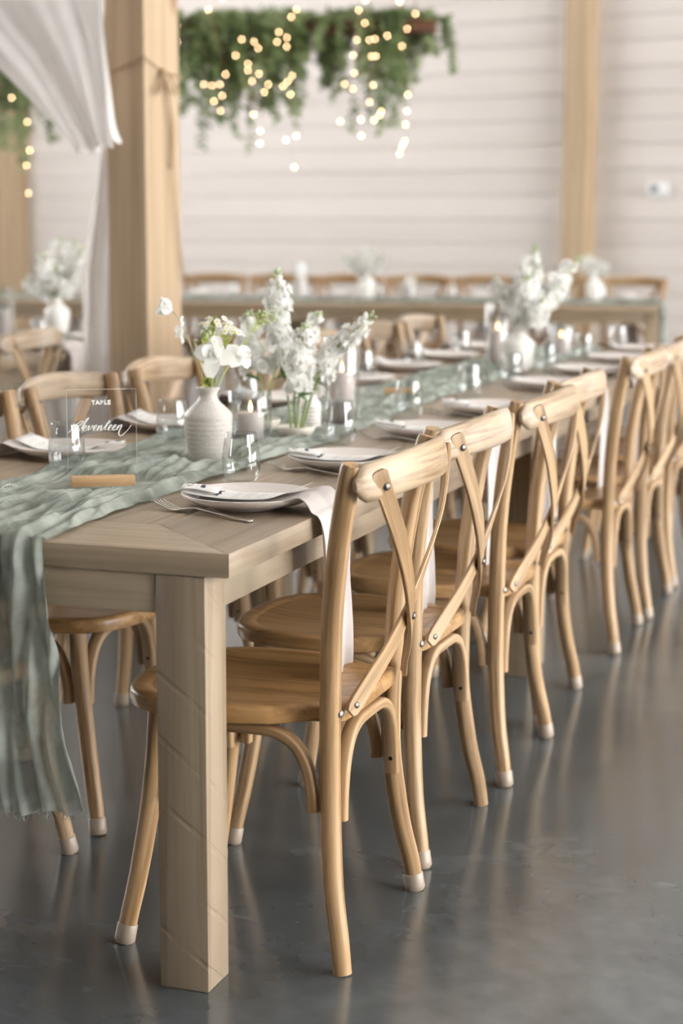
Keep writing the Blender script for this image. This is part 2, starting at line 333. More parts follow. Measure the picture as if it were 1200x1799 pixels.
def catmull(pts, n=6):
    P = [Vector(p) for p in pts]; out = []
    for i in range(len(P) - 1):
        a, b, c, d = P[max(i - 1, 0)], P[i], P[i + 1], P[min(i + 2, len(P) - 1)]
        for k in range(n):
            t = k / n
            out.append(0.5 * ((2 * b) + (c - a) * t + (2 * a - 5 * b + 4 * c - d) * t * t + (3 * b - a - 3 * c + d) * t ** 3))
    out.append(P[-1]); return out
def vnoise(x, y, seed=0):
    """smooth value noise on arrays, about -1..1"""
    xi = np.floor(x).astype(int); yi = np.floor(y).astype(int); fx = x - xi; fy = y - yi
    fx = fx * fx * (3 - 2 * fx); fy = fy * fy * (3 - 2 * fy)
    def h(a, b):
        k = (a * 374761393 + b * 668265263 + seed * 974711) & 0x7fffffff
        k = ((k ^ (k >> 13)) * 1274126177) & 0x7fffffff
        return ((k ^ (k >> 16)) & 0xffff) / 32767.5 - 1
    return (h(xi, yi) * (1 - fx) + h(xi + 1, yi) * fx) * (1 - fy) + (h(xi, yi + 1) * (1 - fx) + h(xi + 1, yi + 1) * fx) * fy
ORD = ['first', 'second', 'third', 'fourth', 'fifth', 'sixth', 'seventh', 'eighth', 'ninth', 'tenth']

# ------------------------------------------------------------------ room shell
RB = Matrix.Rotation(-BA, 4, 'Z')
def bobj(mb, name, mat, parent=None, smooth=False):
    o = mb.build(name, mat, parent, smooth)
    if parent is None: o.matrix_world = RB
    return o
fl = MB(); fl.add([(ROOM_U0 - .2, ROOM_V0 - .2, 0), (ROOM_U1 + .2, ROOM_V0 - .2, 0), (ROOM_U1 + .2, ROOM_V1 + .3, 0), (ROOM_U0 - .2, ROOM_V1 + .3, 0),
        (ROOM_U0 - .2, ROOM_V0 - .2, -.2), (ROOM_U1 + .2, ROOM_V0 - .2, -.2), (ROOM_U1 + .2, ROOM_V1 + .3, -.2), (ROOM_U0 - .2, ROOM_V1 + .3, -.2)],
        [(0, 1, 2, 3), (7, 6, 5, 4), (0, 4, 5, 1), (1, 5, 6, 2), (2, 6, 7, 3), (3, 7, 4, 0)])
struct(bobj(fl, 'floor', 'floor'), 'polished dark grey concrete floor with soft reflections')
struct(bobj(MB().box((ROOM_U0 - .2, ROOM_V0 - .2, ROOM_H), (ROOM_U1 + .2, ROOM_V1 + .3, ROOM_H + .15)), 'ceiling', 'plaster'), 'white ceiling of the hall')
wb = bobj(MB().box((ROOM_U0 - .2, ROOM_V1 + .02, 0), (ROOM_U1 + .2, ROOM_V1 + .2, ROOM_H)), 'wall_back', 'shiplap'); struct(wb, 'white washed shiplap wall at the far end of the hall')
pk = MB().box((ROOM_U0, 0, 0), (ROOM_U1, .02, 0.179), bev=0.005).mesh('plank', 'shiplap', False)
PH = 0.184
for i in range(int(ROOM_H / PH)):
    p = link('plank', pk, wb, Matrix.Translation((0, ROOM_V1, i * PH + 0.006)))
    g = random.uniform(.96, 1.0); p.color = (g, g, g, 1)
def windowed_wall(name, label, opens, side):
    mb = MB()
    a0, a1 = (ROOM_V0, ROOM_V1) if side in 'RL' else (ROOM_U0, ROOM_U1)
    def bx(p, q, z0, z1):
        if q - p < 1e-4 or z1 - z0 < 1e-4: return
        if side == 'R': mb.box((ROOM_U1, p, z0), (ROOM_U1 + .2, q, z1))
        elif side == 'L': mb.box((ROOM_U0 - .2, p, z0), (ROOM_U0, q, z1))
        else: mb.box((p, ROOM_V0 - .2, z0), (q, ROOM_V0, z1))
    cur = a0
    for (p, q, z0, z1) in opens: bx(cur, p, 0, ROOM_H); bx(p, q, 0, z0); bx(p, q, z1, ROOM_H); cur = q
    bx(cur, a1, 0, ROOM_H)
    w = bobj(mb, name, 'bounce_cut_wood' if side == 'F' else 'plaster'); struct(w, label); return w
windowed_wall('wall_right', 'white wall with tall windows on the right of the hall', WIN_R, 'R')
windowed_wall('wall_left', 'white wall with windows on the left of the hall', WIN_L, 'L')
windowed_wall('wall_front', 'unseen timber wall with a window behind the viewer, darkened to cut bounce', WIN_F, 'F')
wi = 0
for side, opens in (('R', WIN_R), ('L', WIN_L), ('F', WIN_F)):
    for (p, q, z0, z1) in opens:
        wi += 1; f = MB(); t = .06
        def seg(a, b, c, d):
            if side == 'R': f.box((ROOM_U1 + .08, a, c), (ROOM_U1 + .14, b, d))
            elif side == 'L': f.box((ROOM_U0 - .14, a, c), (ROOM_U0 - .08, b, d))
            else: f.box((a, ROOM_V0 - .14, c), (b, ROOM_V0 - .08, d))
        seg(p, q, z0, z0 + t); seg(p, q, z1 - t, z1); seg(p, p + t, z0, z1); seg(q - t, q, z0, z1); seg((p + q) / 2 - t / 2, (p + q) / 2 + t / 2, z0, z1)
        w = bobj(f, 'window_%d' % wi, 'frame'); struct(w, 'tall white framed window letting in daylight')
        for (a, b) in ((p + t, (p + q) / 2 - t / 2), ((p + q) / 2 + t / 2, q - t)):
            g = MB()
            if side in 'RL':
                uu = ROOM_U1 + .11 if side == 'R' else ROOM_U0 - .11
                g.add([(uu, a, z0 + t), (uu, b, z0 + t), (uu, b, z1 - t), (uu, a, z1 - t)], [(0, 1, 2, 3)])
            else: g.add([(a, ROOM_V0 - .11, z0 + t), (b, ROOM_V0 - .11, z0 + t), (b, ROOM_V0 - .11, z1 - t), (a, ROOM_V0 - .11, z1 - t)], [(0, 1, 2, 3)])
            g.build('pane', 'pane', w, False)

def post(label, u0, u1, v0, v1):
    o = MB().box((u0, v0, 0), (u1, v1, ROOM_H), bev=.006).build('timber_post', 'post', None, False)
    o.matrix_world = RB; tag(o, label, 'post'); return o
post('square timber post on the far wall right of the big white bouquet', -6.006, -5.816, 12.56, 12.77)
post('square timber post on the far wall at the left edge of the picture', -11.64, -11.409, 12.56, 12.77)
post('freestanding square timber post with a twine bow, left of the vases', -4.556, -4.366, 5.537, 5.75)

# thermostat on the far wall
th = thing('thermostat', 'small pale thermostat with dark display on the far shiplap wall', 'thermostat'); th.matrix_world = RB @ Matrix.Translation((-5.311, 12.745, 1.508))
MB().box((-.08, -.03, -.05), (.08, .0, .05), bev=.006).build('housing', 'thermo', th)
MB().box((-.05, -.033, -.02), (.0, -.0295, .03)).build('display', 'screen', th, False)

# ------------------------------------------------------------------ cross-back chair
def lerp_path(pts, n=5): return catmull(pts, n)
SQ = [(math.copysign(abs(math.cos(t)) ** .55, math.cos(t)), math.copysign(abs(math.sin(t)) ** .55, math.sin(t))) for t in [2 * PI * i / 14 for i in range(14)]]
OV = [(math.copysign(abs(math.cos(t)) ** .8, math.cos(t)), math.copysign(abs(math.sin(t)) ** .75, math.sin(t))) for t in [2 * PI * i / 18 for i in range(18)]]
RECT = [(-1, -1), (1, -1), (1, 1), (-1, 1)]
RRECT = [(-1, -.6), (-.92, -1), (.92, -1), (1, -.6), (1, .6), (.92, 1), (-.92, 1), (-1, .6)]
def dome(r, h, at, axis): return MB().lathe([(0, h), (r * .55, h * .85), (r * .9, h * .45), (r, 0), (r, -.004), (0, -.004)], 14, at, axis)
def make_chair(label):
    t = thing('crossback_chair', label, 'chair')
    REAR = [(.217, -.214, .0), (.212, -.206, .06), (.196, -.189, .15), (.177, -.177, .27), (.174, -.175, .36), (.178, -.177, .46), (.188, -.183, .61), (.203, -.2, .75), (.214, -.219, .85), (.219, -.230, .896)]
    for s in (-1, 1):
        pth = lerp_path([(s * x, y, z) for x, y, z in REAR], 4)
        rad = [.0165 + .0025 * min(1, max(0, p.z) / .2) if p.z < .2 else .019 for p in pth]
        rad[-1] = .0165
        MB().tube(pth, rad, 14).build('back_post', 'chair_z', t)
        FRONT = [(.18, .148, .435), (.182, .155, .34), (.187, .167, .24), (.197, .184, .13), (.208, .199, .05), (.215, .207, .0)]
        pth2 = lerp_path([(s * x, y, z) for x, y, z in FRONT], 4)
        MB().tube(pth2, [.0195 - .0035 * i / (len(pth2) - 1) for i in range(len(pth2))], 14).build('front_leg', 'chair_z', t)
        for (nm, F, d, r0) in (('foot_cap', REAR[0], Vector((s * -.0045, .0082, .06)), .0185), ('foot_cap_front', (FRONT[-1]), Vector((s * -.007, -.008, .05)), .0178)):
            p0 = Vector((s * F[0], F[1], F[2])); d = d.normalized()
            MB().tube([p0 + d * .0005, p0 + d * .005, p0 + d * .014, p0 + d * .034, p0 + d * .036], [r0 * .9, r0 * 1.08, r0 * 1.07, r0 * 1.06, r0 * .98], 16).build('foot_cap', 'cap', t)
    # seat: rim, groove and dished middle
    half = [(0, -.197), (.09, -.197), (.135, -.195), (.151, -.189), (.157, -.17), (.158, -.14), (.207, -.075)]
    frontc = catmull([(.207, -.075, 0), (.224, .0, 0), (.222, .09, 0), (.203, .16, 0), (.16, .213, 0), (.09, .24, 0), (0, .247, 0)], 4)
    hp = half + [(p.x, p.y) for p in frontc[1:]]
    out = hp + [(-x, y) for x, y in reversed(hp[1:-1])]
    c0 = Vector((0, .02))
    def ring(ins, z, n0):
        r = []
        for (x, y) in out:
            d = c0 - Vector((x, y)); L = d.length; k = min(ins, L) / L
            r.append((x + d.x * k, y + d.y * k, z))
        return r
    rings = [ring(.2, .429, 0), ring(.012, .429, 0), ring(.002, .433, 0), ring(0, .440, 0), ring(0, .455, 0), ring(.003, .4605, 0), ring(.009, .463, 0), ring(.037, .4625, 0), ring(.040, .4605, 0), ring(.043, .4605, 0), ring(.075, .457, 0), ring(.13, .453, 0)]
    mb = MB(); n = len(out); vs = [p for r in rings for p in r]; fs = []
    for i in range(len(rings) - 1):
        for j in range(n): fs.append((i * n + j, i * n + (j + 1) % n, (i + 1) * n + (j + 1) % n, (i + 1) * n + j))
    k = len(vs); vs += [(0, .02, .429), (0, .02, .452)]
    for j in range(n): fs.append((k, (j + 1) % n, j)); fs.append((k + 1, (len(rings) - 1) * n + j, (len(rings) - 1) * n + (j + 1) % n))
    mb.add(vs, fs); mb.build('seat', 'chair_seat', t, angle=50)
    # curved top rail, behind the posts
    rp = []; rr = []
    for i in range(25):
        a = math.sin((-1 + 2 * i / 24) * PI / 2); x = .236 * a
        y = -.240 - .056 * (1 - a * a) ** .9
        rp.append((x, y, .862 + .015 * (1 - a * a))); e = math.sqrt(max(.12, 1 - max(0, (abs(a) - .9) / .1) ** 2))
        rr.append(((.0150 - .004 * a * a) * (.35 + .65 * e), (.0355 - .003 * a * a) * e))
    MB().tube(rp, rr, prof=OV, normal=(0, .12, 1)).build('top_rail', 'chair_rail', t, angle=60)
    # crossed bent straps
    for s in (-1, 1):
        o = -.003 if s < 0 else .007
        A = [(.201, -.2705, .886), (.190, -.2745, .858), (.130, -.284 + o * .3, .765), (.06, -.278 + o, .672), (.0, -.264 + o, .598), (-.058, -.246 + o * .5, .543), (-.105, -.225, .500), (-.156, -.2055, .452)]
        pth = lerp_path([(s * x, y, z) for x, y, z in A], 5)
        K = len(pth); w = [(.0165 if 1 < i < K - 2 else (.0152 if i in (1, K - 2) else .0095), .0036) for i in range(K)]
        MB().tube(pth, w, prof=RRECT, normal=[(p.x * 4.2, -1, 0) for p in pth]).build('back_strap', 'chair_x', t, angle=35)
        dome(.0075, .004, (s * .188, -.2805, .858), (s * .7, -1, .1)).build('bolt', 'bolt', t)
        dome(.007, .004, (s * -.143, -.2125, .464), (s * -.5, -1, .2)).build('bolt', 'bolt', t)
        dome(.0075, .005, (s * .178, -.1955, .455), (s * .1, -1, 0)).build('bolt', 'bolt_silver', t)
        dome(.0065, .003, (s * .215, -.2045, .862), (0, 1, .1)).build('bolt', 'bolt', t)
    dome(.007, .004, (0, -.2725, .598), (0, -1, .1)).build('bolt', 'bolt', t)
    # four bent hoops under the seat
    def hoop(a, b, za, zb, name='hoop'):
        a = Vector(a); b = Vector(b); prof = [(0, 0), (.012, .3), (.055, .62), (.14, .86), (.27, .98), (.42, 1.0)]
        pr = prof + [(1 - x, z) for x, z in reversed(prof)]
        pts = []
        for i, (x, z) in enumerate(pr):
            zl = za if x < .5 else zb
            p = a + (b - a) * x; pts.append((p.x, p.y, zl + (.416 - zl) * z))
        side = (b - a).normalized().cross(Vector((0, 0, 1)))
        MB().tube(catmull(pts, 4), [(.0105, .0135)] * (len(pts) * 4 - 3), prof=SQ, normal=side).build(name, 'chair_x', t, angle=55)
        for (p, q, z) in ((a, b, za), (b, a, zb)):
            d = (q - p).normalized()
            MB().lathe([(0, 0), (.0042, 0), (.0042, -.003), (0, -.003)], 10, p + d * .0126 + Vector((0, 0, z + .03)), d).build('bolt_hole_shade', 'hole_shade', t)
    hoop((-.150, -.186, 0), (.150, -.186, 0), .255, .255)
    hoop((-.157, .158, 0), (.157, .158, 0), .27, .27)
    for s in (-1, 1): hoop((s * .177, -.146, 0), (s * .183, .128, 0), .275, .275)
    return t
CG = 'crossback chairs along the right side of the long table'
def ctint(): 
    g = random.uniform(.9, 1.08); w = random.uniform(-.04, .05); return (g * (1 + w), g, g * (1 - w * 1.6), 1)
chair0 = make_chair('honey oak crossback chair nearest the camera, right of the table corner leg')
def setcol(o, c):
    for k in o.children: k.color = c
RIGHT = [(-1.212, 3.084), (-1.231, 3.642), (-1.211, 4.222), (-1.245, 4.73), (-1.226, 5.605), (-1.218, 6.138), (-1.22, 6.70), (-1.225, 7.26)]
TR = [(1.0, .93, .80, 1), (1.0, .99, .97, 1), (1.02, .99, .94, 1), (1.0, .97, .91, 1), (1.02, 1.0, .97, 1), (1.0, 1.0, 1.0, 1), (.98, .97, .96, 1), (1, .97, .92, 1)]
chair0['group'] = CG; chair0.location = (RIGHT[0][0], RIGHT[0][1], 0); chair0.rotation_euler = (0, 0, PI / 2)
bpy.context.view_layer.update()
chairs = [chair0]
for i in range(1, 8):
    x, y = RIGHT[i]
    chairs.append(dup(chair0, (x, y, 0), PI / 2 + random.uniform(-.03, .03), 'crossback oak chair, %s from the camera along the right side of the long table' % ORD[i], CG, TR[i]))
setcol(chair0, TR[0])
# chair 1 and chair 2 each miss a plastic cap
def dropcap(ch, lx, ly):
    best = None
    for k in ch.children:
        if k.name.split('.')[0] == 'foot_cap':
            v = k.data.vertices[0].co; d = (v.x - lx) ** 2 + (v.y - ly) ** 2
            if best is None or d < best[0]: best = (d, k)
    bpy.data.objects.remove(best[1])
LG = 'crossback chairs along the left side of the long table'
LEFT = [3.05, 3.60, 4.14, 4.72, 5.5, 6.08, 6.65, 7.2]
for i, y in enumerate(LEFT):
    dup(chair0, (-1.938 + random.uniform(-.006, .006), y, 0), -PI / 2 + random.uniform(-.04, .04) * (i > 2), 'crossback oak chair, %s from the camera along the left side of the long table' % ORD[i], LG, ctint(), () if i < 4 else ('bolt_hole_shade',))
# further tables
dup(chair0, (-3.47, 5.84, 0), PI / 2 + .05, 'crossback oak chair with its back to us at the left table, beside the post', 'chairs at the table on the left', ctint(), ('bolt_hole_shade',))
dup(chair0, (-4.42, 6.35, 0), -PI / 2, 'crossback oak chair on the far side of the left table, nearer one', 'chairs at the table on the left', ctint(), ('bolt_hole_shade',))
dup(chair0, (-4.42, 7.15, 0), -PI / 2 - .1, 'crossback oak chair on the far side of the left table, farther one', 'chairs at the table on the left', ctint(), ('bolt_hole_shade',))
BT_A = math.radians(9); BTD = Vector((math.cos(BT_A), math.sin(BT_A), 0)); BTN = Vector((-math.sin(BT_A), math.cos(BT_A), 0)); BT0 = Vector((-1.90, 11.35, 0))
def BT(s, n, z=0): return BT0 - BTD * s + BTN * n + Vector((0, 0, z))
for i in range(9):
    p = BT(.2 + i * .488, 1.045)
    dup(chair0, p, PI + BT_A + random.uniform(-.05, .05), 'crossback chair behind the cross table at the far wall, %s from its right end' % ORD[i], 'chairs behind the far cross table', (.86, .72, .52, 1), ('bolt_hole_shade', 'bolt'))
dropcap(chair0, -.217, -.214); dropcap(chairs[1], .217, -.214)

# ------------------------------------------------------------------ tables
TW, TZ, TT = .97, .762, .0415
def make_table(label, L, gap_joint=None, group=None):
    """local: near right corner at the origin, table runs to -X (width) and +Y (length)"""
    t = thing('farm_table', label, 'table', group=group)
    fw_ = .225; e = .0006
    def board(pts, mat, z0=TZ - TT, z1=TZ):
        n = len(pts); bm = bmesh.new(); b = [bm.verts.new((x, y, z0)) for x, y in pts]; c = [bm.verts.new((x, y, z1)) for x, y in pts]
        bm.faces.new(list(reversed(b))); bm.faces.new(c)
        for i in range(n): bm.faces.new((b[i], b[(i + 1) % n], c[(i + 1) % n], c[i]))
        bmesh.ops.recalc_face_normals(bm, faces=bm.faces[:])
        bmesh.ops.bevel(bm, geom=bm.edges[:], offset=.0022, segments=2, profile=.5, affect='EDGES')
        return MB().bm(bm).build('board', mat, t, True, 30)
    W_ = TW
    board([(-e, 0), (-fw_ - e * 2, fw_), (-W_ + fw_ + e * 2, fw_), (-W_ + e, 0)], 'table_x')
    board([(-e, L), (-W_ + e, L), (-W_ + fw_ + e * 2, L - fw_), (-fw_ - e * 2, L - fw_)], 'table_x')
    board([(0, e), (0, L - e), (-fw_, L - fw_ - e * 2), (-fw_, fw_ + e * 2)], 'table_y')
    if gap_joint:
        board([(-W_, e), (-W_ + fw_, fw_ + e * 2), (-W_ + fw_, gap_joint - .001), (-W_, gap_joint - .001)], 'table_y')
        board([(-W_, gap_joint + .001), (-W_ + fw_, gap_joint + .001), (-W_ + fw_, L - fw_ - e * 2), (-W_, L - e)], 'table_y')
    else: board([(-W_, e), (-W_ + fw_, fw_ + e * 2), (-W_ + fw_, L - fw_ - e * 2), (-W_, L - e)], 'table_y')
    n = 3; w = (W_ - 2 * fw_) / n
    for i in range(n): board([(-fw_ - i * w - e, fw_ + e), (-fw_ - i * w - e, L - fw_ - e), (-fw_ - (i + 1) * w + e, L - fw_ - e), (-fw_ - (i + 1) * w + e, fw_ + e)], 'table_y')
    i_, lw, az = .044, .0895, .653
    for (x, y) in ((-i_ - lw, .003), (-W_ + i_, .003), (-i_ - lw, L - lw - .003), (-W_ + i_, L - lw - .003)):
        lg = MB().box((0, 0, 0), (lw, lw, TZ - TT - .0005), bev=.0025).build('leg', 'table_z', t, True, 30); lg.location = (x, y, 0)
    for y in (.006, L - .006 - .03): MB().box((-W_ + i_ + lw + .0005, y, az), (-i_ - lw - .0005, y + .03, TZ - TT - .0005), bev=.0015).build('apron', 'table_x', t, True, 30)
    for x in (-i_ - .034, -W_ + i_ + .004): MB().box((x, lw + .0035, az), (x + .03, L - lw - .0035, TZ - TT - .0005), bev=.0015).build('apron', 'table_y', t, True, 30)
    return t
XR = -1.1411; XL = XR - TW; XC = (XR + XL) / 2
T1Y0, T1L = 2.7102, 2.40; T2Y0, T2L = T1Y0 + T1L + .012, 2.46
t1 = make_table('long pine farm table nearest the camera, with the near corner leg', T1L, .90); t1.location = (XR, T1Y0, 0)
t2 = make_table('pine farm table joined end to end behind the nearest one', T2L); t2.location = (XR, T2Y0, 0)
bpy.context.view_layer.update()
t3 = dup(t2, (-3.53, 5.15, 0), 0, 'pine farm table on the left, behind the drape and post')
BTL = T2L + .01
t4 = dup(t2, BT(0, 0), BT_A + PI / 2, 'pine cross table in front of the far wall, right part'); t5 = dup(t2, BT(BTL, 0), BT_A + PI / 2, 'pine cross table in front of the far wall, left part')
for t, c in ((t4, (.85, .80, .72, 1)), (t5, (.85, .8, .72, 1))): setcol(t, c)
# local (-X width, +Y length) turned by 90deg + BT_A: +Y -> -BTD, -X -> -BTN ; so push the tops back by the width
for t, s in ((t4, 0), (t5, BTL)): t.location = BT(s, TW)

# ------------------------------------------------------------------ table runner of wrinkled gauze
def sm(x): x = np.clip(x, 0, 1); return x * x * (3 - 2 * x)
FLAT = [(-1.672, 3.318, .105), (-1.621, 3.741, .055), (-1.681, 4.136, .056), (-1.60, 4.25, .05), (-1.742, 4.36, .05), (-1.596, 4.568, .052), (-1.546, 6.321, .055), (-1.715, 6.665, .05), (-1.586, 7.172, .05), (-1.64, 4.42, .035), (-1.70, 5.40, .06)]
def runner(name, label, y0, y1, hang, hangfar, cx, wd, seed, flat, along=420, hrows=150, cols=170):
    s_on = y1 - y0
    t = np.linspace(0, 1, cols)[None, :]
    hs = np.linspace(1, 0, hrows)[:, None]            # hanging part, 1 at the hem
    ys = np.linspace(0, s_on, along)[:, None]
    def folds(sd, tt, q):
        w1 = tt * 7 + 1.1 * vnoise(sd * 1.6 + 0 * tt, tt * 2 + 3, seed) + .5 * vnoise(sd * 4, tt * 4, seed + 1)
        a = np.abs(np.sin(PI * w1)) ** .8
        w2 = tt * 17 + 1.4 * vnoise(sd * 3 + 5, tt * 5, seed + 2)
        b = np.sin(2 * PI * w2)
        c = vnoise(sd * 10 + 2 * tt, tt * 24 + 2.2 * vnoise(sd * 5, tt * 3, seed + 21), seed + 3); d = vnoise(sd * 34, tt * 62 + sd * 2, seed + 4)
        return a, b, c, d
    # on the table
    a, b, c, d = folds(ys, t + 0 * ys, 0)
    cen = cx(ys); w = wd(ys)
    edge = np.minimum(t, 1 - t)
    taper = sm(edge / .06)
    amp = .45 + .55 * sm(.5 + .8 * vnoise(ys * 2.3, t * 3 + 9, seed + 7))
    h = (.019 * a * amp + .0042 * b + .005 * c + .002 * d + .002) * (.25 + .75 * taper)
    x = cen + (t - .5) * w + .010 * vnoise(ys * 9, t * 4, seed + 5) + .008 * vnoise(ys * 17, t * 3 + 4, seed + 6)
    y = y0 + ys + 0 * t + .004 * vnoise(ys * 20, t * 20, seed + 8)
    for (fx, fy, fr) in flat:
        dd = np.sqrt((x - fx) ** 2 + (y - fy) ** 2); k = sm((dd - fr) / .05); h = h * k + .0022 * (1 - k)
    h = np.maximum(h, .0012)
    G1 = np.stack([x, y, TZ + .0008 + h], 2)
    # hanging over the near edge
    sdh = -hs * hang
    a2, b2, c2, d2 = folds(sdh, t + 0 * hs, 0)
    flare = 1 + .42 * hs ** 1.2
    cen0 = cx(np.array([[0.0]])); w0 = wd(np.array([[0.0]]))
    hang_amp = (.026 + .012 * hs)
    out = hang_amp * a2 + .008 * b2 + .005 * c2 + .002 * d2
    xx = cen0 + (t - .5) * w0 * flare + .010 * vnoise(hs * 4, t * 7, seed + 11) * hs + .006 * vnoise(sdh * 9, t * 4, seed + 5)
    ln = hang * (1 + .035 * vnoise(t * 9, t * 0 + 2, seed + 12) + .02 * vnoise(t * 45, t * 0 + 7, seed + 13))
    zz = TZ + .004 - hs * ln
    rnd = np.exp(-hs * hang / .02)
    yy = y0 - .004 - out * (1 - .55 * rnd)
    zz = zz + rnd * .006 * a2
    G0 = np.stack([xx, yy + 0 * xx, zz + 0 * xx], 2)
    # smooth the join: a few rows bent over the edge
    J = []
    A0 = G0[-1]; A1 = G1[0]
    G1[:, :, 1] = np.maximum(G1[:, :, 1], y0)
    for q in (0.33, 0.66):
        mid = A0 * (1 - q) + A1 * q; mid[:, 1] -= .003; mid[:, 2] += .003; J.append(mid)
    G = np.concatenate([G0, np.stack(J), G1], 0)
    if hangfar:
        hf = np.linspace(0, 1, 40)[1:, None]
        a3, b3, c3, d3 = folds(s_on + hf * hangfar, t + 0 * hf, 0)
        xf = cx(np.array([[s_on]])) + (t - .5) * wd(np.array([[s_on]])) * (1 + .25 * hf)
        yf = y1 + .004 + .02 * a3 + .006 * b3; zf = TZ + .003 - hf * hangfar + 0 * t
        G = np.concatenate([G, np.stack([xf + 0 * hf, yf, zf], 2)], 0)
    o = MB().grid(G).build(name, 'gauze', None, True, 180)
    tag(o, label, 'table runner')
    # frayed hem
    fr = MB(); rng = np.random.default_rng(seed)
    for k in range(230):
        j = int(rng.integers(0, cols)); p = Vector(G[0, j]); l = float(rng.uniform(.004, .014)); dx = float(rng.normal(0, .005)); dy = float(rng.normal(0, .003))
        fr.tube([p + Vector((0, 0, .003)), p + Vector((dx * .4, dy, -l * .5)), p + Vector((dx, dy, -l))], [.0006, .0005, .0002], 3, cap=False)
    fo = fr.build('frayed_hem', 'gauze', o); tag(fo, kind='stuff')
    return o
rcx = lambda s: np.interp(s, [0, .25, .7, 1.2, 1.7, 2.8, 3.3, 4.8], [-1.675, -1.678, -1.697, -1.70, -1.69, -1.70, -1.69, -1.66])
rwd = lambda s: np.interp(s, [0, .3, .7, 1.5, 2.8, 4.8], [.405, .385, .385, .40, .31, .34])
runner('table_runner', 'sage green crinkled gauze runner down the long table, hanging over the near end', T1Y0, T2Y0 + T2L - .03, .462, .0, rcx, rwd, 3, FLAT)
ro = runner('table_runner', 'sage green gauze runner along the cross table by the far wall', 0, 2 * T2L, .42, 0, lambda s: -.485 + 0 * s, lambda s: .36 + 0 * s, 11, [], 150, 40, 60)
ro.location = BT(0, TW); ro.rotation_euler = (0, 0, BT_A + PI / 2)
ro2 = runner('table_runner', 'sage green gauze runner on the left table behind the drape', 0, T2L, .4, 0, lambda s: -.485 + 0 * s, lambda s: .36 + 0 * s, 15, [], 100, 40, 60)
ro2.location = (-3.53, 5.15, 0)

# ------------------------------------------------------------------ place settings
def make_plate():
    return MB().lathe([(0, .004), (.055, .004), (.058, .0), (.066, .0), (.069, .004), (.10, .0105), (.120, .019), (.127, .0255), (.1275, .0275), (.126, .0285), (.118, .0235), (.098, .0155), (.07, .0105), (.03, .0095), (0, .0095)], 56).mesh('dinner_plate', 'ceramic', True, 60)
plate_me = make_plate()
def make_napkin(seed=0, edge=.157, drop=.31):
    rng = np.random.default_rng(seed)
    prof = [(-.095, .0115), (-.05, .0115), (.0, .0115), (.05, .013), (.085, .0195), (.108, .027), (.124, .0325), (.134, .032), (.146, .022), (edge - .004, .0085), (edge + .006, .003), (edge + .0125, -.012), (edge + .0145, -.05), (edge + .016, -.12), (edge + .018, -.2), (edge + .018, -.26), (edge + .017, -drop)]
    pts = catmull([(a, 0, z) for a, z in prof], 3); K = len(pts); C_ = 33; G = np.zeros((K, C_, 3)); s = 0
    sh = rng.uniform(-.012, .012)
    for i, p in enumerate(pts):
        if i: s += (p - pts[i - 1]).length
        hangf = min(1, max(0, (s - .20) / .12))
        half = np.interp(s, [0, .1, .2, .27, .4, .6], [.048, .062, .082, .078, .062, .056])
        for j in range(C_):
            q = j / (C_ - 1) * 2 - 1
            b = q * half + sh * hangf + .004 * math.sin(s * 22 + q * 2)
            fold = .010 * hangf * math.cos(q * 4.3 + 1.0 + s * 2) + .004 * hangf * math.sin(q * 9 + s * 8)
            lift = .0025 * (1 - hangf) * (1 + math.cos(q * 7 + s * 9))
            # second layer step
            up_ = .003 * (1 - hangf) if q > -.3 else 0
            G[i, j] = (p.x + abs(fold) * 1.0 * hangf, b, p.z + lift + up_)
    mb = MB().grid(G); me = mb.mesh('linen_napkin', 'linen', True, 60); return me
def solid(o, th=.0018):
    md = o.modifiers.new('cloth_thickness', 'SOLIDIFY'); md.thickness = th; md.offset = 1
nap_me = [make_napkin(k) for k in range(3)]
def card_grid(a0, a1, b0, b1, rot, zf, n=14, m_=4):
    G = np.zeros((n, m_, 3))
    for i in range(n):
        for j in range(m_):
            a = a0 + (a1 - a0) * i / (n - 1); b = b0 + (b1 - b0) * j / (m_ - 1)
            x = a * math.cos(rot) - b * math.sin(rot); y = a * math.sin(rot) + b * math.cos(rot); G[i, j] = (x, y, zf(x, y))
    return G
def czf(x, y): return .0205 + 1.05 * max(0, (abs(x) - .01)) ** 2 + .25 * max(0, x - .06)
CROT = math.radians(5)
menu_me = MB().grid(card_grid(-.118, .118, -.046, .046, CROT, czf)).mesh('menu_card', 'paper', True, 60)
def strokes():
    mb = MB(); rng = random.Random(5)
    def q(a, b, da, db):
        P = []
        for (u, v) in ((a, b), (a + da, b), (a + da, b + db), (a, b + db)):
            x = u * math.cos(CROT) - v * math.sin(CROT); y = u * math.sin(CROT) + v * math.cos(CROT); P.append((x, y, czf(x, y) + .0007))
        mb.add(P, [(0, 1, 2, 3)])
    rows = [-.022, -.016, -.002, .004, .010, .024, .030, .036, .050, .056, .070, .076, .09, .096]
    for r in rows:
        w = rng.uniform(.018, .034); b = -w
        while b < w: l = rng.uniform(.004, .009); q(r, b, .0014, min(l, w - b)); b += l + .0025
    return mb.mesh('printed_text', 'grey_ink', False)
text_me = strokes()
def script_head():
    mb = MB(); P = []
    for i in range(60):
        t = i / 59; b = -.028 + .056 * t; a = -.052 - .006 * t + .004 * math.sin(t * 34) - .002 * math.sin(t * 11)
        P.append((a * math.cos(CROT) - b * math.sin(CROT), a * math.sin(CROT) + b * math.cos(CROT), czf(a, b) + .0011))
    mb.tube(P, .0006, 4); return mb.mesh('script_heading', 'ink', True)
head_me = script_head()
tagcard_me = MB().grid(card_grid(-.036, .036, -.027, .027, math.radians(20), lambda x, y: .0015 * math.cos(x * 60), 8, 3)).mesh('place_card', 'paper', True, 60)
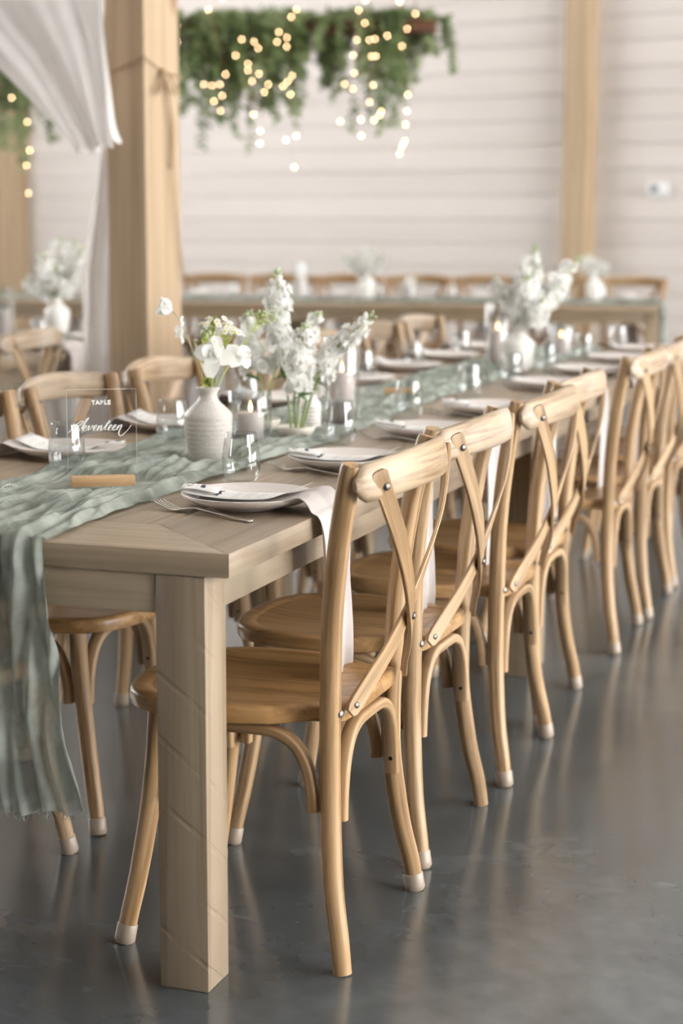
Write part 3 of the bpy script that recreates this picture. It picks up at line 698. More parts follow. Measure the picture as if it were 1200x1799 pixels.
def leafmark():
    mb = MB(); c, s = math.cos(math.radians(20)), math.sin(math.radians(20))
    def tr(a, b): return (a * c - b * s, a * s + b * c, .0028)
    P = [tr(-.022 + .006 * math.sin(t), .012 * math.cos(t) + .006) for t in [2 * PI * i / 24 for i in range(25)]]
    mb.tube(P, .0005, 4); mb.tube([tr(-.022, -.006), tr(-.0235, -.016)], .0006, 4)
    P = [tr(.004 + .0035 * math.sin(i * .9) + .0015 * math.sin(i * 2.3), -.012 + .026 * i / 30) for i in range(31)]
    mb.tube(P, .0006, 4); return mb.mesh('printed_mark', 'ink', True)
leaf_mark_me = leafmark()
def make_fork():
    """lies along +X: tines at -X"""
    mb = MB(); prof = [(-.105, .012), (-.095, .0095), (-.08, .006), (-.068, .0035), (-.055, .0035), (-.045, .0065), (-.02, .010), (.02, .0075), (.06, .0045), (.095, .0028), (.104, .0028)]
    w = [.0115, .0118, .0122, .012, .0105, .006, .0036, .0034, .0042, .0056, .0046]
    zz = lambda x: float(np.interp(x, [p[0] for p in prof], [p[1] for p in prof]))
    # head + handle
    px = np.linspace(-.068, .104, 36); P = [(x, 0, zz(x)) for x in px]
    mb.tube(P, [(float(np.interp(x, [p[0] for p in prof], w)), .0011) for x in px], prof=RRECT, normal=(0, 0, 1))
    for k in range(4):
        y = (-1.5 + k) * .0066; xs = np.linspace(-.112, -.066, 8)
        mb.tube([(x, y, zz(max(x, -.105)) + (.002 if x < -.105 else 0)) for x in xs], [(.0012 + .0008 * (x + .112) / .046, .001) for x in xs], prof=RECT, normal=(0, 0, 1))
    return mb.mesh('dinner_fork', 'steel', True, 45)
fork_me = make_fork()
def glass_profile():
    return [(0, .0), (.022, .0), (.027, .0015), (.034, .010), (.0385, .024), (.040, .040), (.0385, .062), (.0355, .085), (.0325, .103), (.0315, .1055), (.0310, .1055), (.0308, .103), (.0339, .085), (.037, .062), (.0385, .040), (.037, .026), (.032, .013), (.024, .0065), (0, .006)]
glass_me = MB().lathe(glass_profile(), 40).mesh('stemless_glass', 'glass', True, 70)
def setting(px, py, rz, which, full, seed, z=TZ):
    """which: text naming the seat"""
    R = Matrix.Rotation(rz, 4, 'Z')
    def at(o, a, b, zz, r=0):
        v = R @ Vector((a, b, 0)); o.location = (px + v.x, py + v.y, z + zz); o.rotation_euler = (0, 0, rz + r)
    o = link('dinner_plate', plate_me); at(o, 0, 0, .0005); tag(o, 'white coupe dinner plate, ' + which, 'plate', 'dinner plates')
    o = link('linen_napkin', nap_me[seed % 3]); at(o, 0, 0, .0005, 0); solid(o); tag(o, 'white linen napkin over table edge, ' + which, 'napkin', 'linen napkins')
    o = link('menu_card', menu_me); at(o, -.006, .006, 0); tag(o, 'white printed menu card on napkin, ' + which, 'menu card', 'menu cards')
    solid(o, .0004)
    if full:
        link('script_heading', head_me, o); link('printed_text', text_me, o)
        o = link('place_card', tagcard_me); at(o, -.092, -.012, .0345, random.uniform(-.1, .1)); o.rotation_euler[1] = .12 * (1 if abs(rz) < 1 else 1); tag(o, 'small place card with black leaf mark, ' + which, 'place card', 'place cards')
        solid(o, .0004); link('printed_mark', leaf_mark_me, o)
    return at
def fork(tip, end, which, z=TZ):
    o = link('dinner_fork', fork_me); c = (Vector(tip) + Vector(end)) / 2; d = Vector(end) - Vector(tip)
    o.location = (c.x, c.y, z + .0005); o.rotation_euler = (0, 0, math.atan2(d.y, d.x)); sc = d.length / .216; o.scale = (min(sc, 1.15),) * 3
    tag(o, 'steel dinner fork beside the plate, ' + which, 'fork', 'dinner forks')
def glass(x, y, which, z=TZ):
    o = link('stemless_glass', glass_me); o.location = (x, y, z + .0008); o.rotation_euler = (0, 0, random.uniform(0, 6)); tag(o, 'clear stemless glass ' + which, 'glass', 'stemless glasses')
PX_R, PX_L = XR - .157, XL + .157
RY = [3.175, 3.762, 4.375, 4.955, 5.76, 6.33, 6.92, 7.42]
LY = [3.10, 3.715, 4.29, 4.98, 5.72, 6.28, 6.80, 7.33]
for i, y in enumerate(RY):
    w = '%s seat from camera, right side' % ORD[i]
    setting(PX_R + random.uniform(-.008, .004), y, 0, w, i < 4, i)
    fork((PX_R - .15, y - .075), (PX_R + .080, y - .168), w)
for i, y in enumerate(LY):
    w = '%s seat from camera, left side' % ORD[i]
    setting(PX_L + random.uniform(-.004, .008), y, PI, w, i < 4, i + 1)
    fork((PX_L + .15, y + .06), (PX_L - .06, y + .15), w)
RG = [(-1.425, 3.455), (-1.455, 4.15), (-1.468, 4.755), (-1.46, 5.35), (-1.45, 6.33), (-1.45, 6.96), (-1.42, 7.50), (-1.46, 5.86)]
for i, (x, y) in enumerate(sorted(RG, key=lambda q: q[1])): glass(x, y, 'on the right half of the long table, %s from the camera' % ORD[i])
LGl = [(-1.845, 3.495), (-1.845, 4.04), (-1.93, 4.72), (-1.935, 5.30), (-1.95, 5.80), (-1.94, 6.33), (-1.94, 6.98)]
for i, (x, y) in enumerate(LGl): glass(x, y, 'on the left half of the long table, %s from the camera' % ORD[i])
# settings on the other tables
for i, y in enumerate((5.85, 6.78, 7.3)):
    w = '%s seat, near side of left table' % ORD[i]; setting(-3.53 - .157, y, 0, w, False, i)
    glass(-3.83, y + .25, 'on the near side of the left table, %s from the camera' % ORD[i])
for i, y in enumerate((6.35, 7.15)):
    setting(-3.53 - TW + .157, y, PI, '%s seat, far side of left table' % ORD[i], False, i)
    glass(-4.2, y + .2, 'on the far side of the left table, %s from the camera' % ORD[i])
for i in range(9):
    p = BT(.2 + i * .488, TW - .157); R_ = BT_A + PI / 2
    setting(p.x, p.y, R_, '%s seat from right end of far cross table' % ORD[i], False, i)
    q = BT(.02 + .2 + i * .488 + .16, .62); glass(q.x, q.y, 'on the far cross table, %s from its right end' % ORD[i])

# ------------------------------------------------------------------ acrylic table sign
sg = thing('table_sign', 'clear acrylic table number sign reading TABLE Seventeen in an oak block', 'sign', (-1.671, 3.318, TZ + .0022), math.radians(31))
bb = MB(); bb.box((-.064, -.014, 0), (.064, -.0018, .021), bev=.0012); bb.box((-.064, .0018, 0), (.064, .014, .021), bev=.0012); bb.box((-.064, -.0018, 0), (.064, .0018, .008))
bb.build('wooden_base', 'oak_block', sg, True, 30)
SWd, SH0, SH1 = .0695, .0085, .196
sh = MB(); y = .0013
sh.add([(-SWd, -y, SH0), (SWd, -y, SH0), (SWd, -y, SH1), (-SWd, -y, SH1), (-SWd, y, SH0), (SWd, y, SH0), (SWd, y, SH1), (-SWd, y, SH1)], [(0, 1, 2, 3), (5, 4, 7, 6)])
ac = sh.build('acrylic_sheet', 'acrylic', sg, False)
ed = MB(); ed.box((-SWd - .0003, -y, SH0), (-SWd + .0003, y, SH1)); ed.box((SWd - .0003, -y, SH0), (SWd + .0003, y, SH1)); ed.box((-SWd, -y, SH1 - .0003), (SWd, y, SH1 + .0003))
ed.build('edge_gleam', 'acrylic_edge', ac, False)
def text_mesh(s, size, name):
    c = bpy.data.curves.new(name, 'FONT'); c.body = s; c.size = size; c.align_x = 'CENTER'; c.extrude = .0002; c.space_character = 1.15; c.offset = .0005
    o = bpy.data.objects.new(name, c); COL.objects.link(o); bpy.context.view_layer.update()
    me = bpy.data.meshes.new_from_object(o.evaluated_get(bpy.context.evaluated_depsgraph_get())); bpy.data.objects.remove(o); return me
tm = text_mesh('TABLE', .0122, 'lettering'); tm.materials.clear(); tm.materials.append(M['white_ink'])
lo = link('lettering', tm, sg); lo.location = (-.001, -.0018, .1655); lo.rotation_euler = (PI / 2, 0, 0)
# hand-drawn script word: strokes as polylines in (x, z), letter height about one unit
def script_word():
    st = []
    # S: entry swash, tall loop
    st.append([(-1.3, -.25), (-.9, .15), (-.45, .75), (.1, 1.35), (.55, 1.55), (.72, 1.35), (.45, 1.0), (.15, .75), (.25, .45), (.45, .2), (.35, -.1), (.0, -.22), (-.35, -.1), (-.3, .25), (.1, .7), (.65, 1.25), (1.2, 1.85), (1.42, 2.05), (1.35, 1.8), (1.1, 1.3), (.85, .7), (.8, .35)])
    x = .95
    def e(x): return [(x, .25), (x + .25, .35), (x + .5, .62), (x + .47, .85), (x + .25, .8), (x + .08, .45), (x + .15, .08), (x + .42, .02), (x + .72, .22)]
    def v(x): return [(x, .55), (x + .16, .78), (x + .24, .5), (x + .27, .05), (x + .55, .4), (x + .72, .82), (x + .85, .72), (x + .98, .62)]
    def n(x): return [(x, .35), (x + .15, .8), (x + .14, .4), (x + .08, .0), (x + .25, .45), (x + .5, .82), (x + .6, .6), (x + .55, .2), (x + .68, .02), (x + .95, .25)]
    w = []
    w += e(.95); w += v(1.7); w += e(2.7); w += n(3.42); st.append(w)
    # t with tall stem and cross bar
    st.append([(4.35, .25), (4.65, .75), (5.0, 1.55), (5.08, 1.62), (4.92, 1.2), (4.72, .5), (4.75, .1), (5.0, .1), (5.2, .28)])
    st.append([(4.55, 1.12), (4.95, 1.2), (5.35, 1.26)])
    w = []; w += e(5.2); w += e(5.9)
    w += [(6.62, .3), (6.82, .82), (6.8, .4), (6.74, .0), (6.95, .5), (7.22, .86), (7.34, .62), (7.24, .1), (7.2, -.5), (7.5, -.85), (7.95, -.75), (8.5, -.1), (8.85, .55), (8.92, .8)]
    st.append(w)
    return st
mb = MB(); k = .0128; lean = .32
for s_ in script_word():
    P = catmull([((a + z * lean - 3.95) * k, -.0018, z * k) for a, z in s_], 7)
    n_ = len(P); rad = []
    for i, p in enumerate(P):
        d = (P[min(i + 1, n_ - 1)] - P[max(i - 1, 0)]); dn = -d.z / (d.length + 1e-9)
        rad.append((.00065 + .0007 * max(0, dn), .0002))
    mb.tube(P, rad, prof=[(math.cos(t), math.sin(t)) for t in [2 * PI * i / 6 for i in range(6)]], normal=(0, -1, 0))
lo2 = mb.build('lettering', 'white_ink', sg); lo2.location = (-.004, 0, .113); lo2.scale = (.94, 1, 1.0)

# ------------------------------------------------------------------ vases, dishes, candles
def vase_prof(h=.163, r=.0535):
    P = [(0, .002), (.036, .0), (.040, .002), (.0445, .02)]
    n = 22
    for i in range(n): 
        z = .02 + (.098 - .02) * i / (n - 1); rr = .0448 + (r - .0448) * min(1, (z - .02) / .055) ** .7; P.append((rr + .0007 * math.sin(i * 2.2), z))
    P += [(r + .0002, .103), (.0515, .108), (.040, .120), (.028, .131), (.0215, .139), (.0195, .146), (.0205, .152), (.0255, .161), (.0268, .163), (.0262, .1645), (.0245, .1635), (.019, .154), (.0175, .146), (.02, .136), (.04, .115), (.045, .10), (.04, .01), (0, .008)]
    return [(a * r / .0535, b * h / .163) for a, b in P]
def vase(x, y, label, mat='stoneware', h=.163, r=.0535, z=TZ + .003):
    o = MB().lathe(vase_prof(h, r), 48).build('bottle_vase', mat, None, True, 60); o.location = (x, y, z); tag(o, label, 'vase'); return o
vase(-1.621, 3.741, 'speckled white stoneware bottle vase behind the acrylic sign')
vase(-1.552, 6.321, 'white ridged bottle vase beside the second pair of candles', 'white_ceramic', .165, .056)
o = MB().lathe([(0, 0), (.024, 0), (.026, .003)] + [(.0275 + .0012 * math.sin(i * 2.1), .006 + i * .0032) for i in range(18)] + [(.0265, .066), (.020, .074), (.0165, .08), (.017, .086), (.0155, .086), (.0145, .08), (.02, .07), (.024, .05), (.022, .006), (0, .005)], 32).build('bud_vase', 'white_ceramic'); o.location = (-1.63, 4.42, TZ + .003); tag(o, 'small ribbed white bud vase behind the flower stems', 'vase')
def dish(x, y, r, label):
    t = MB().lathe([(0, .0), (r * .72, .0), (r * .80, .002), (r * .97, .014), (r, .024), (r * .985, .0255), (r * .95, .0245), (r * .91, .016), (r * .76, .009), (0, .008)], 40).build('flower_dish', 'dish', None, True, 60)
    t.location = (x, y, TZ + .003); tag(t, label, 'dish'); 
    q = MB().lathe([(0, .012), (r * .5, .012), (r * .5, .0075), (0, .0075)], 24).build('flower_frog', 'leaf', t); return t
dish(-1.605, 4.25, .047, 'round cream flower dish holding the tall stock stems')
dish(-1.742, 4.375, .045, 'round cream flower dish seen through the low candle glass')
def hurricane(x, y, r, h, ch, cr, label, clabel):
    z = TZ + .003
    o = MB().lathe([(0, 0), (r - .004, 0), (r, .004), (r, h - .001), (r - .001, h), (r - .0025, h - .001), (r - .0025, .006), (0, .005)], 48).build('hurricane_glass', 'glass', None, True, 50)
    o.location = (x, y, z); tag(o, label, 'candle holder')
    t = thing('pillar_candle', clabel, 'candle', (x, y, z + .0055))
    MB().lathe([(0, 0), (cr * .97, 0), (cr, .002), (cr, ch - .003), (cr * .97, ch), (cr * .9, ch - .0005), (cr * .6, ch - .004), (cr * .2, ch - .006), (0, ch - .006)], 36).build('wax_body', 'candle', t, True, 60)
    MB().tube([(0, 0, ch - .007), (.0005, 0, ch), (.001, 0, ch + .005)], .0009, 6).build('wick', 'wick', t)
    MB().lathe([(0, 0), (.0028, .003), (.0046, .008), (.0044, .0125), (.0027, .019), (.0011, .0245), (0, .028)], 14, (.0008, 0, ch + .001)).build('flame', 'flame', t)
hurricane(-1.681, 4.136, .0525, .122, .062, .0325, 'low wide hurricane glass beside the stoneware vase', 'low mauve pillar candle lit in the wide glass beside the stoneware vase')
hurricane(-1.596, 4.568, .048, .228, .128, .032, 'tall hurricane glass right of the stock flowers', 'tall mauve pillar candle lit right of the stock flowers')
hurricane(-1.715, 6.665, .048, .228, .12, .032, 'tall hurricane glass left of the second white vase', 'mauve pillar candle lit left of the second white vase')
hurricane(-1.586, 7.172, .055, .125, .065, .034, 'low hurricane glass right of the second white vase', 'low mauve pillar candle lit right of the second white vase')
pl = MB().box((-.045, -.012, 0), (.045, .012, .018), bev=.001).build('oak_sign_block', 'oak_block'); pl.location = (-1.70, 5.40, TZ + .003); pl.rotation_euler = (0, 0, .3); tag(pl, 'small oak block lying on the runner between the two bouquets', 'wooden block')

# ------------------------------------------------------------------ flowers
def petal_patch(mb, base, dirv, upv, L, Wd, curl, n=4, m_=3, ruffle=0.0, rng=random):
    dirv = dirv.normalized(); side = dirv.cross(upv).normalized(); upn = side.cross(dirv).normalized(); G = np.zeros((n, m_, 3)); ph = rng.random() * 6
    for i in range(n):
        s = i / (n - 1); w = Wd * math.sin(PI * (0.12 + .78 * s)) ** .8
        for j in range(m_):
            q = j / (m_ - 1) * 2 - 1
            p = base + dirv * (L * s) + side * (q * w) + upn * (curl * s * s + .35 * w * q * q * .6 + ruffle * math.sin(ph + q * 3 + s * 5) * s)
            G[i, j] = p
    mb.grid(G)
def floret_mesh(seed):
    rng = random.Random(seed); mb = MB()
    for layer, (cnt, tilt, L, W_) in enumerate(((5, .25, .0135, .0082), (5, .75, .0115, .007), (4, 1.15, .008, .005))):
        for k in range(cnt):
            a = 2 * PI * k / cnt + layer * .6 + rng.uniform(-.25, .25); d = Vector((math.cos(a) * math.cos(tilt), math.sin(a) * math.cos(tilt), math.sin(tilt)))
            petal_patch(mb, Vector((0, 0, .001 + layer * .0015)), d, Vector((0, 0, 1)), L * rng.uniform(.85, 1.15), W_, -.004 + .003 * layer, ruffle=.0016, rng=rng)
    return mb.mesh('floret', 'petal', True, 180)
FLOR = [floret_mesh(k) for k in range(4)]
bud_me = MB().lathe([(0, -.004), (.0026, -.002), (.0034, .002), (.0026, .006), (0, .0085)], 8).mesh('bud', 'bud', True)
pbud_me = MB().lathe([(0, -.004), (.004, -.002), (.0055, .003), (.004, .009), (0, .012)], 8).mesh('bud', 'petal', True)
def leaf_mesh(L, W_, name='leaf', mat='leaf'):
    n = 7; G = np.zeros((n, 3, 3))
    for i in range(n):
        s = i / (n - 1); w = W_ * math.sin(PI * min(1, s * .93 + .05)) ** .9
        for j in range(3): q = j - 1; G[i, j] = (q * w, L * s, -.25 * L * s * s + abs(q) * w * .3)
    return MB().grid(G).mesh(name, mat, True, 180)
leaf_me = leaf_mesh(.06, .007); lime_me = leaf_mesh(.014, .0042, 'leaf', 'lime')
def orient(pos, zdir, spin=0.0, sc=1.0):
    q = Vector((0, 0, 1)).rotation_difference(Vector(zdir).normalized())
    return Matrix.Translation(pos) @ q.to_matrix().to_4x4() @ Matrix.Rotation(spin, 4, 'Z') @ Matrix.Scale(sc, 4)
def stock(path, label, f0=.35, nf=26, spread=.020, seed=0, sc=1.0, group='white stock flowers', leaves=1, buds=9):
    rng = random.Random(seed); P = catmull(path, 8); base = P[0]; t = thing('stock_flower', label, 'flower', base, 0, group)
    loc = [p - base for p in P]; K = len(loc)
    MB().tube(loc, [.0030 - .0014 * i / (K - 1) for i in range(K)], 8).build('stem', 'stem', t)
    def at(s):
        x = s * (K - 1); i = min(int(x), K - 2); f = x - i; p = loc[i].lerp(loc[i + 1], f); return p, (loc[i + 1] - loc[i]).normalized()
    for k in range(nf):
        if rng.random() < .14: continue
        s = f0 + (.88 - f0) * (k + rng.uniform(.0, 1)) / nf; p, d = at(s); a = k * 2.4 + rng.uniform(-.3, .3)
        o1 = d.orthogonal().normalized(); o2 = d.cross(o1); out = (o1 * math.cos(a) + o2 * math.sin(a) + d * .35).normalized(); z = sc * (1.15 - .35 * (k / nf)) * rng.uniform(.75, 1.2)
        link('floret', FLOR[k % 4], t, orient(p + out * spread * z * .8, out, rng.uniform(0, 6), z * 1.38))
    for k in range(buds):
        s = .86 + .14 * (k + .5) / buds; p, d = at(min(s, 1)); a = k * 2.4; o1 = d.orthogonal().normalized(); o2 = d.cross(o1); out = (o1 * math.cos(a) + o2 * math.sin(a) + d * .9).normalized()
        link('bud', pbud_me if k < buds * .35 else bud_me, t, orient(p + out * .0095 * (1.2 - k / buds * .6), out, 0, (1.25 if k < 4 else 1.0) * sc))
    for k in range(leaves):
        s = .30 + .2 * k / max(1, leaves); p, d = at(s); a = rng.uniform(0, 6.28); out = Vector((math.cos(a), math.sin(a), .55)).normalized()
        q = Vector((0, 1, 0)).rotation_difference(out); link('leaf', leaf_me, t, Matrix.Translation(p) @ q.to_matrix().to_4x4() @ Matrix.Scale(rng.uniform(.8, 1.2), 4))
    return t
D1 = Vector((-1.605, 4.25, TZ + .014)); D2 = Vector((-1.742, 4.375, TZ + .014))
def pth(base, *pts): return [base] + [Vector(p) for p in pts]
stock(pth(D1 + Vector((-.012, .0, 0)), (-1.635, 4.255, .92), (-1.652, 4.26, 1.04), (-1.662, 4.27, 1.172)), 'tallest upright white stock flower in the first dish', .50, 30, .022, 1, 1.15)
stock(pth(D1 + Vector((.01, .0, 0)), (-1.565, 4.245, .88), (-1.50, 4.25, .985), (-1.405, 4.25, 1.068)), 'white stock flower leaning far right over the tall candle', .50, 22, .019, 2, 1.0)
stock(pth(D1 + Vector((.004, -.012, 0)), (-1.59, 4.20, .87), (-1.565, 4.17, .95), (-1.548, 4.16, 1.045)), 'short dense white stock flower low at the front of the first dish', .32, 24, .024, 3, 1.12)
stock(pth(D1 + Vector((-.004, .012, 0)), (-1.61, 4.30, .90), (-1.60, 4.32, .99), (-1.575, 4.33, 1.065)), 'white stock flower at the back of the first dish with green buds', .38, 20, .020, 4, 1.0)
stock(pth(D2 + Vector((.01, 0, 0)), (-1.745, 4.36, .90), (-1.765, 4.35, .98), (-1.775, 4.345, 1.055)), 'white stock flower in the left dish, behind the bottle vase bouquet', .35, 22, .024, 5, 1.12)
stock(pth(D2 + Vector((-.01, 0, 0)), (-1.715, 4.38, .90), (-1.695, 4.39, .96), (-1.685, 4.40, 1.02)), 'soft white stock flower between the two flower dishes', .40, 16, .022, 6, 1.0)
stock(pth(D1 + Vector((.012, .012, 0)), (-1.575, 4.28, .86), (-1.545, 4.29, .93), (-1.52, 4.30, .99)), 'shortest white stock flower at the right back of the first dish', .40, 14, .020, 7, .95)
# bouquet of the stoneware vase
VM = Vector((-1.621, 3.741, TZ + .10))
def bloom(name, path, label, kind, facing, sc=1.0, seed=0, mat='petal'):
    rng = random.Random(seed); P = catmull(path, 8); base = P[0]; t = thing(name, label, 'flower', base); loc = [p - base for p in P]
    MB().tube(loc, [.0016 - .0006 * i / len(loc) for i in range(len(loc))], 7).build('stem', 'dry', t)
    for (cnt, tilt, L, W_, curl) in kind:
        for k in range(cnt):
            a = 2 * PI * k / cnt + rng.uniform(-.2, .2) + tilt; d = Vector((math.cos(a) * math.cos(tilt), math.sin(a) * math.cos(tilt), math.sin(tilt))); mb = MB()
            petal_patch(mb, Vector((0, 0, 0)), d, Vector((0, 0, 1)), L * rng.uniform(.9, 1.1), W_, curl, 6, 5, .0012, rng)
            o = mb.build('petal', mat, t, True, 180); o.matrix_local = orient(loc[-1], facing, 0, sc)
    c = MB().lathe([(0, .003), (.002, .002), (.003, .0), (0, -.002)], 10).build('flower_centre', 'petal', t); c.matrix_local = orient(loc[-1], facing, 0, sc)
    return t
RAN = [(5, .75, .020, .013, .006), (5, 1.05, .018, .011, .002), (5, 1.3, .014, .008, -.002)]
OPEN = [(4, .10, .038, .0165, -.010), (3, .70, .030, .014, .004), (3, 1.1, .018, .010, .003)]
bloom('ranunculus', [VM, (-1.628, 3.742, .95), (-1.662, 3.75, 1.01), (-1.692, 3.75, 1.075), (-1.712, 3.75, 1.098)], 'nodding white ranunculus highest on the left of the bottle vase', RAN, (-.75, -.45, .35), 1.6, 1)
bloom('ranunculus', [VM + Vector((-.004, .004, 0)), (-1.632, 3.745, .95), (-1.665, 3.76, 1.0), (-1.678, 3.765, 1.04), (-1.690, 3.765, 1.05)], 'smaller white ranunculus below the highest one, left of the bottle vase', [(5, .35, .022, .010, -.008), (4, .9, .016, .009, 0)], (-.8, -.3, .0), 1.35, 2)
bloom('cosmos', [VM + Vector((.004, -.004, 0)), (-1.607, 3.735, .95), (-1.598, 3.72, .985), (-1.59, 3.705, 1.003)], 'large open white bloom low at the front of the bottle vase', OPEN, (.15, -.9, .25), 1.15, 3)
bloom('cosmos', [VM + Vector((.008, .004, 0)), (-1.603, 3.75, .95), (-1.575, 3.76, .98), (-1.552, 3.765, 1.0)], 'open white bloom on the right side of the bottle vase', OPEN, (.75, -.55, .3), .9, 4)
ray_me = None
def daisy_mesh():
    mb = MB()
    for k in range(11):
        a = 2 * PI * k / 11; petal_patch(mb, Vector((math.cos(a) * .0015, math.sin(a) * .0015, 0)), Vector((math.cos(a), math.sin(a), .1)), Vector((0, 0, 1)), .0062, .0019, -.001, 3, 3)
    return mb.mesh('daisy_head', 'petal', True, 180)
daisy_me = daisy_mesh(); dc_me = MB().lathe([(0, .0022), (.0018, .0016), (.0026, .0003), (0, -.001)], 10).mesh('daisy_centre', 'yellow', True)
def feverfew(path, label, seed, n=11, spread=.032, lime=26, head=True):
    rng = random.Random(seed); P = catmull(path, 8); base = P[0]; t = thing('feverfew_spray', label, 'flower', base); loc = [p - base for p in P]; K = len(loc); mb = MB()
    mb.tube(loc, .0013, 6); tips = []
    for k in range(n):
        i = int(K * rng.uniform(.68, .95)); a = rng.uniform(0, 6.28); r = rng.uniform(.2, 1) * spread; tip = loc[-1] + Vector((math.cos(a) * r, math.sin(a) * r, rng.uniform(-.018, .006) - r * .25))
        mid = loc[i].lerp(tip, .55) + Vector((0, 0, -.003)); mb.tube([loc[i], mid, tip], .0006, 4, cap=False); tips.append((tip, tip - mid))
    mb.build('stem', 'lime', t)
    if head:
        for tip, d in tips:
            d = (d.normalized() + Vector((rng.uniform(-.3, .3), -.5 + rng.uniform(-.3, .2), .3))).normalized(); h = link('daisy_head', daisy_me, t, orient(tip, d, rng.uniform(0, 6), 1.05)); link('daisy_centre', dc_me, h)
    else:
        for tip, d in tips:
            for q in range(4):
                link('bud', bud_me, t, orient(tip + Vector([rng.uniform(-.006, .006) for _ in range(3)]), d, 0, .6))
    for k in range(lime):
        i = int(K * rng.uniform(.30, .93)); a = rng.uniform(0, 6.28); out = Vector((math.cos(a), math.sin(a), .9)).normalized(); q = Vector((0, 1, 0)).rotation_difference(out)
        link('leaf', lime_me, t, Matrix.Translation(loc[i]) @ q.to_matrix().to_4x4() @ Matrix.Scale(rng.uniform(.8, 1.5), 4))
    return t
feverfew([VM, (-1.618, 3.742, .94), (-1.612, 3.742, 1.01), (-1.602, 3.745, 1.088)], 'daisy-like feverfew spray with lime leaves in the middle of the bottle vase', 1, 13, .036)
feverfew([VM + Vector((.003, .003, 0)), (-1.613, 3.75, .94), (-1.60, 3.76, 1.0), (-1.578, 3.765, 1.07)], 'feverfew spray leaning right in the bottle vase', 2, 10, .030, 18)
feverfew([VM + Vector((-.003, .0, 0)), (-1.62, 3.735, .94), (-1.612, 3.725, .99), (-1.604, 3.72, 1.035)], 'short feverfew spray low in the bottle vase', 3, 8, .026, 26)
feverfew([VM + Vector((.0, .006, 0)), (-1.61, 3.80, .95), (-1.575, 3.86, 1.03), (-1.545, 3.90, 1.095)], 'airy green umbel leaning back right from the bottle vase', 4, 16, .042, 4, False)
feverfew([VM + Vector((.0, .004, 0)), (-1.63, 3.77, .94), (-1.648, 3.80, 1.0), (-1.66, 3.82, 1.045)], 'loose bud spray at the back left of the bottle vase', 5, 8, .025, 12, False)
# second bouquet around the far bottle vase
VB = Vector((-1.552, 6.321, TZ + .10))
FAR = [((-1.53, 6.33, .99), (-1.51, 6.34, 1.08), (-1.503, 6.35, 1.205), 'tallest white stock flower of the second bouquet', 24), ((-1.50, 6.36, .98), (-1.43, 6.38, 1.07), (-1.355, 6.40, 1.165), 'white stock flower leaning right in the second bouquet', 20),
       ((-1.575, 6.33, .96), (-1.61, 6.34, 1.03), (-1.645, 6.35, 1.085), 'white stock flower leaning left in the second bouquet', 18), ((-1.535, 6.30, .96), (-1.52, 6.28, 1.02), (-1.51, 6.26, 1.10), 'white stock flower at the front of the second bouquet', 22),
       ((-1.51, 6.34, .96), (-1.46, 6.35, 1.01), (-1.43, 6.35, 1.06), 'short white stock flower on the right of the second bouquet', 20), ((-1.545, 6.37, .97), (-1.555, 6.40, 1.05), (-1.56, 6.42, 1.13), 'white stock flower at the back of the second bouquet', 20),
       ((-1.515, 6.30, .94), (-1.48, 6.28, .98), (-1.455, 6.27, 1.02), 'lowest white stock flower at the right front of the second bouquet', 18)]
for i, (a, b, c, l, n_) in enumerate(FAR): stock([VB + Vector((.004 * math.cos(i), .004 * math.sin(i), 0)), Vector((-1.55, 6.322, .93)), a, b, c], l, .45, n_, .027, 30 + i, 1.35, 'white stock flowers of the second bouquet', 2, 8)
# bouquets far away: a vase and stems each
def far_bouquet(x, y, z, where, n_, seed, hgt=.36):
    o = vase(x, y, 'white bottle vase ' + where, 'white_ceramic', .17, .055, z); rng = random.Random(seed)
    for k in range(n_):
        a = 2 * PI * k / n_ + rng.uniform(-.3, .3); r = rng.uniform(.05, .15); h = hgt + rng.uniform(-.12, .08) - r * .4; b = Vector((x, y, z + .10))
        stock([b, b + Vector((0, 0, .07)), b + Vector((math.cos(a) * r * .6, math.sin(a) * r * .6, .07 + (h - .17) * .55)), Vector((x + math.cos(a) * r, y + math.sin(a) * r, z + h))], '%s white stock stem %s' % (ORD[k], where), .40, 14, .028, seed * 9 + k, 1.5, 'white stock flowers ' + where, 1, 5)
p = BT(1.90, .48); far_bouquet(p.x, p.y, TZ + .015, 'in the middle of the far cross table', 5, 3)
p = BT(.42, .48); far_bouquet(p.x, p.y, TZ + .015, 'near the right end of the far cross table', 3, 4, .30)
far_bouquet(-3.95, 7.42, TZ + .015, 'on the left table beside the drape', 6, 5, .40)
def far_candle(x, y, h, where):
    z = TZ + .015
    o = MB().lathe([(0, 0), (.046, 0), (.048, .003), (.048, h), (.0455, h), (.0455, .005), (0, .004)], 28).build('hurricane_glass', 'glass', None, True, 50); o.location = (x, y, z); tag(o, 'clear hurricane glass ' + where, 'candle holder')
    t = thing('pillar_candle', 'mauve pillar candle in glass ' + where, 'candle', (x, y, z + .005)); MB().lathe([(0, 0), (.031, 0), (.031, h * .55), (.028, h * .56), (0, h * .54)], 24).build('wax_body', 'candle', t); MB().tube([(0, 0, h * .54), (0, 0, h * .54 + .01)], .001, 6).build('wick', 'wick', t)
for s_, h, w in ((2.35, .23, 'left of the middle bouquet on the far cross table'), (1.62, .14, 'right of the middle bouquet on the far cross table'), (.62, .23, 'near the right end of the far cross table')):
    p = BT(s_, .5); far_candle(p.x, p.y, h, w)
far_candle(-3.96, 6.95, .23, 'on the left table, in front of its bouquet')
far_candle(-4.08, 7.12, .15, 'on the left table, beside its bouquet')

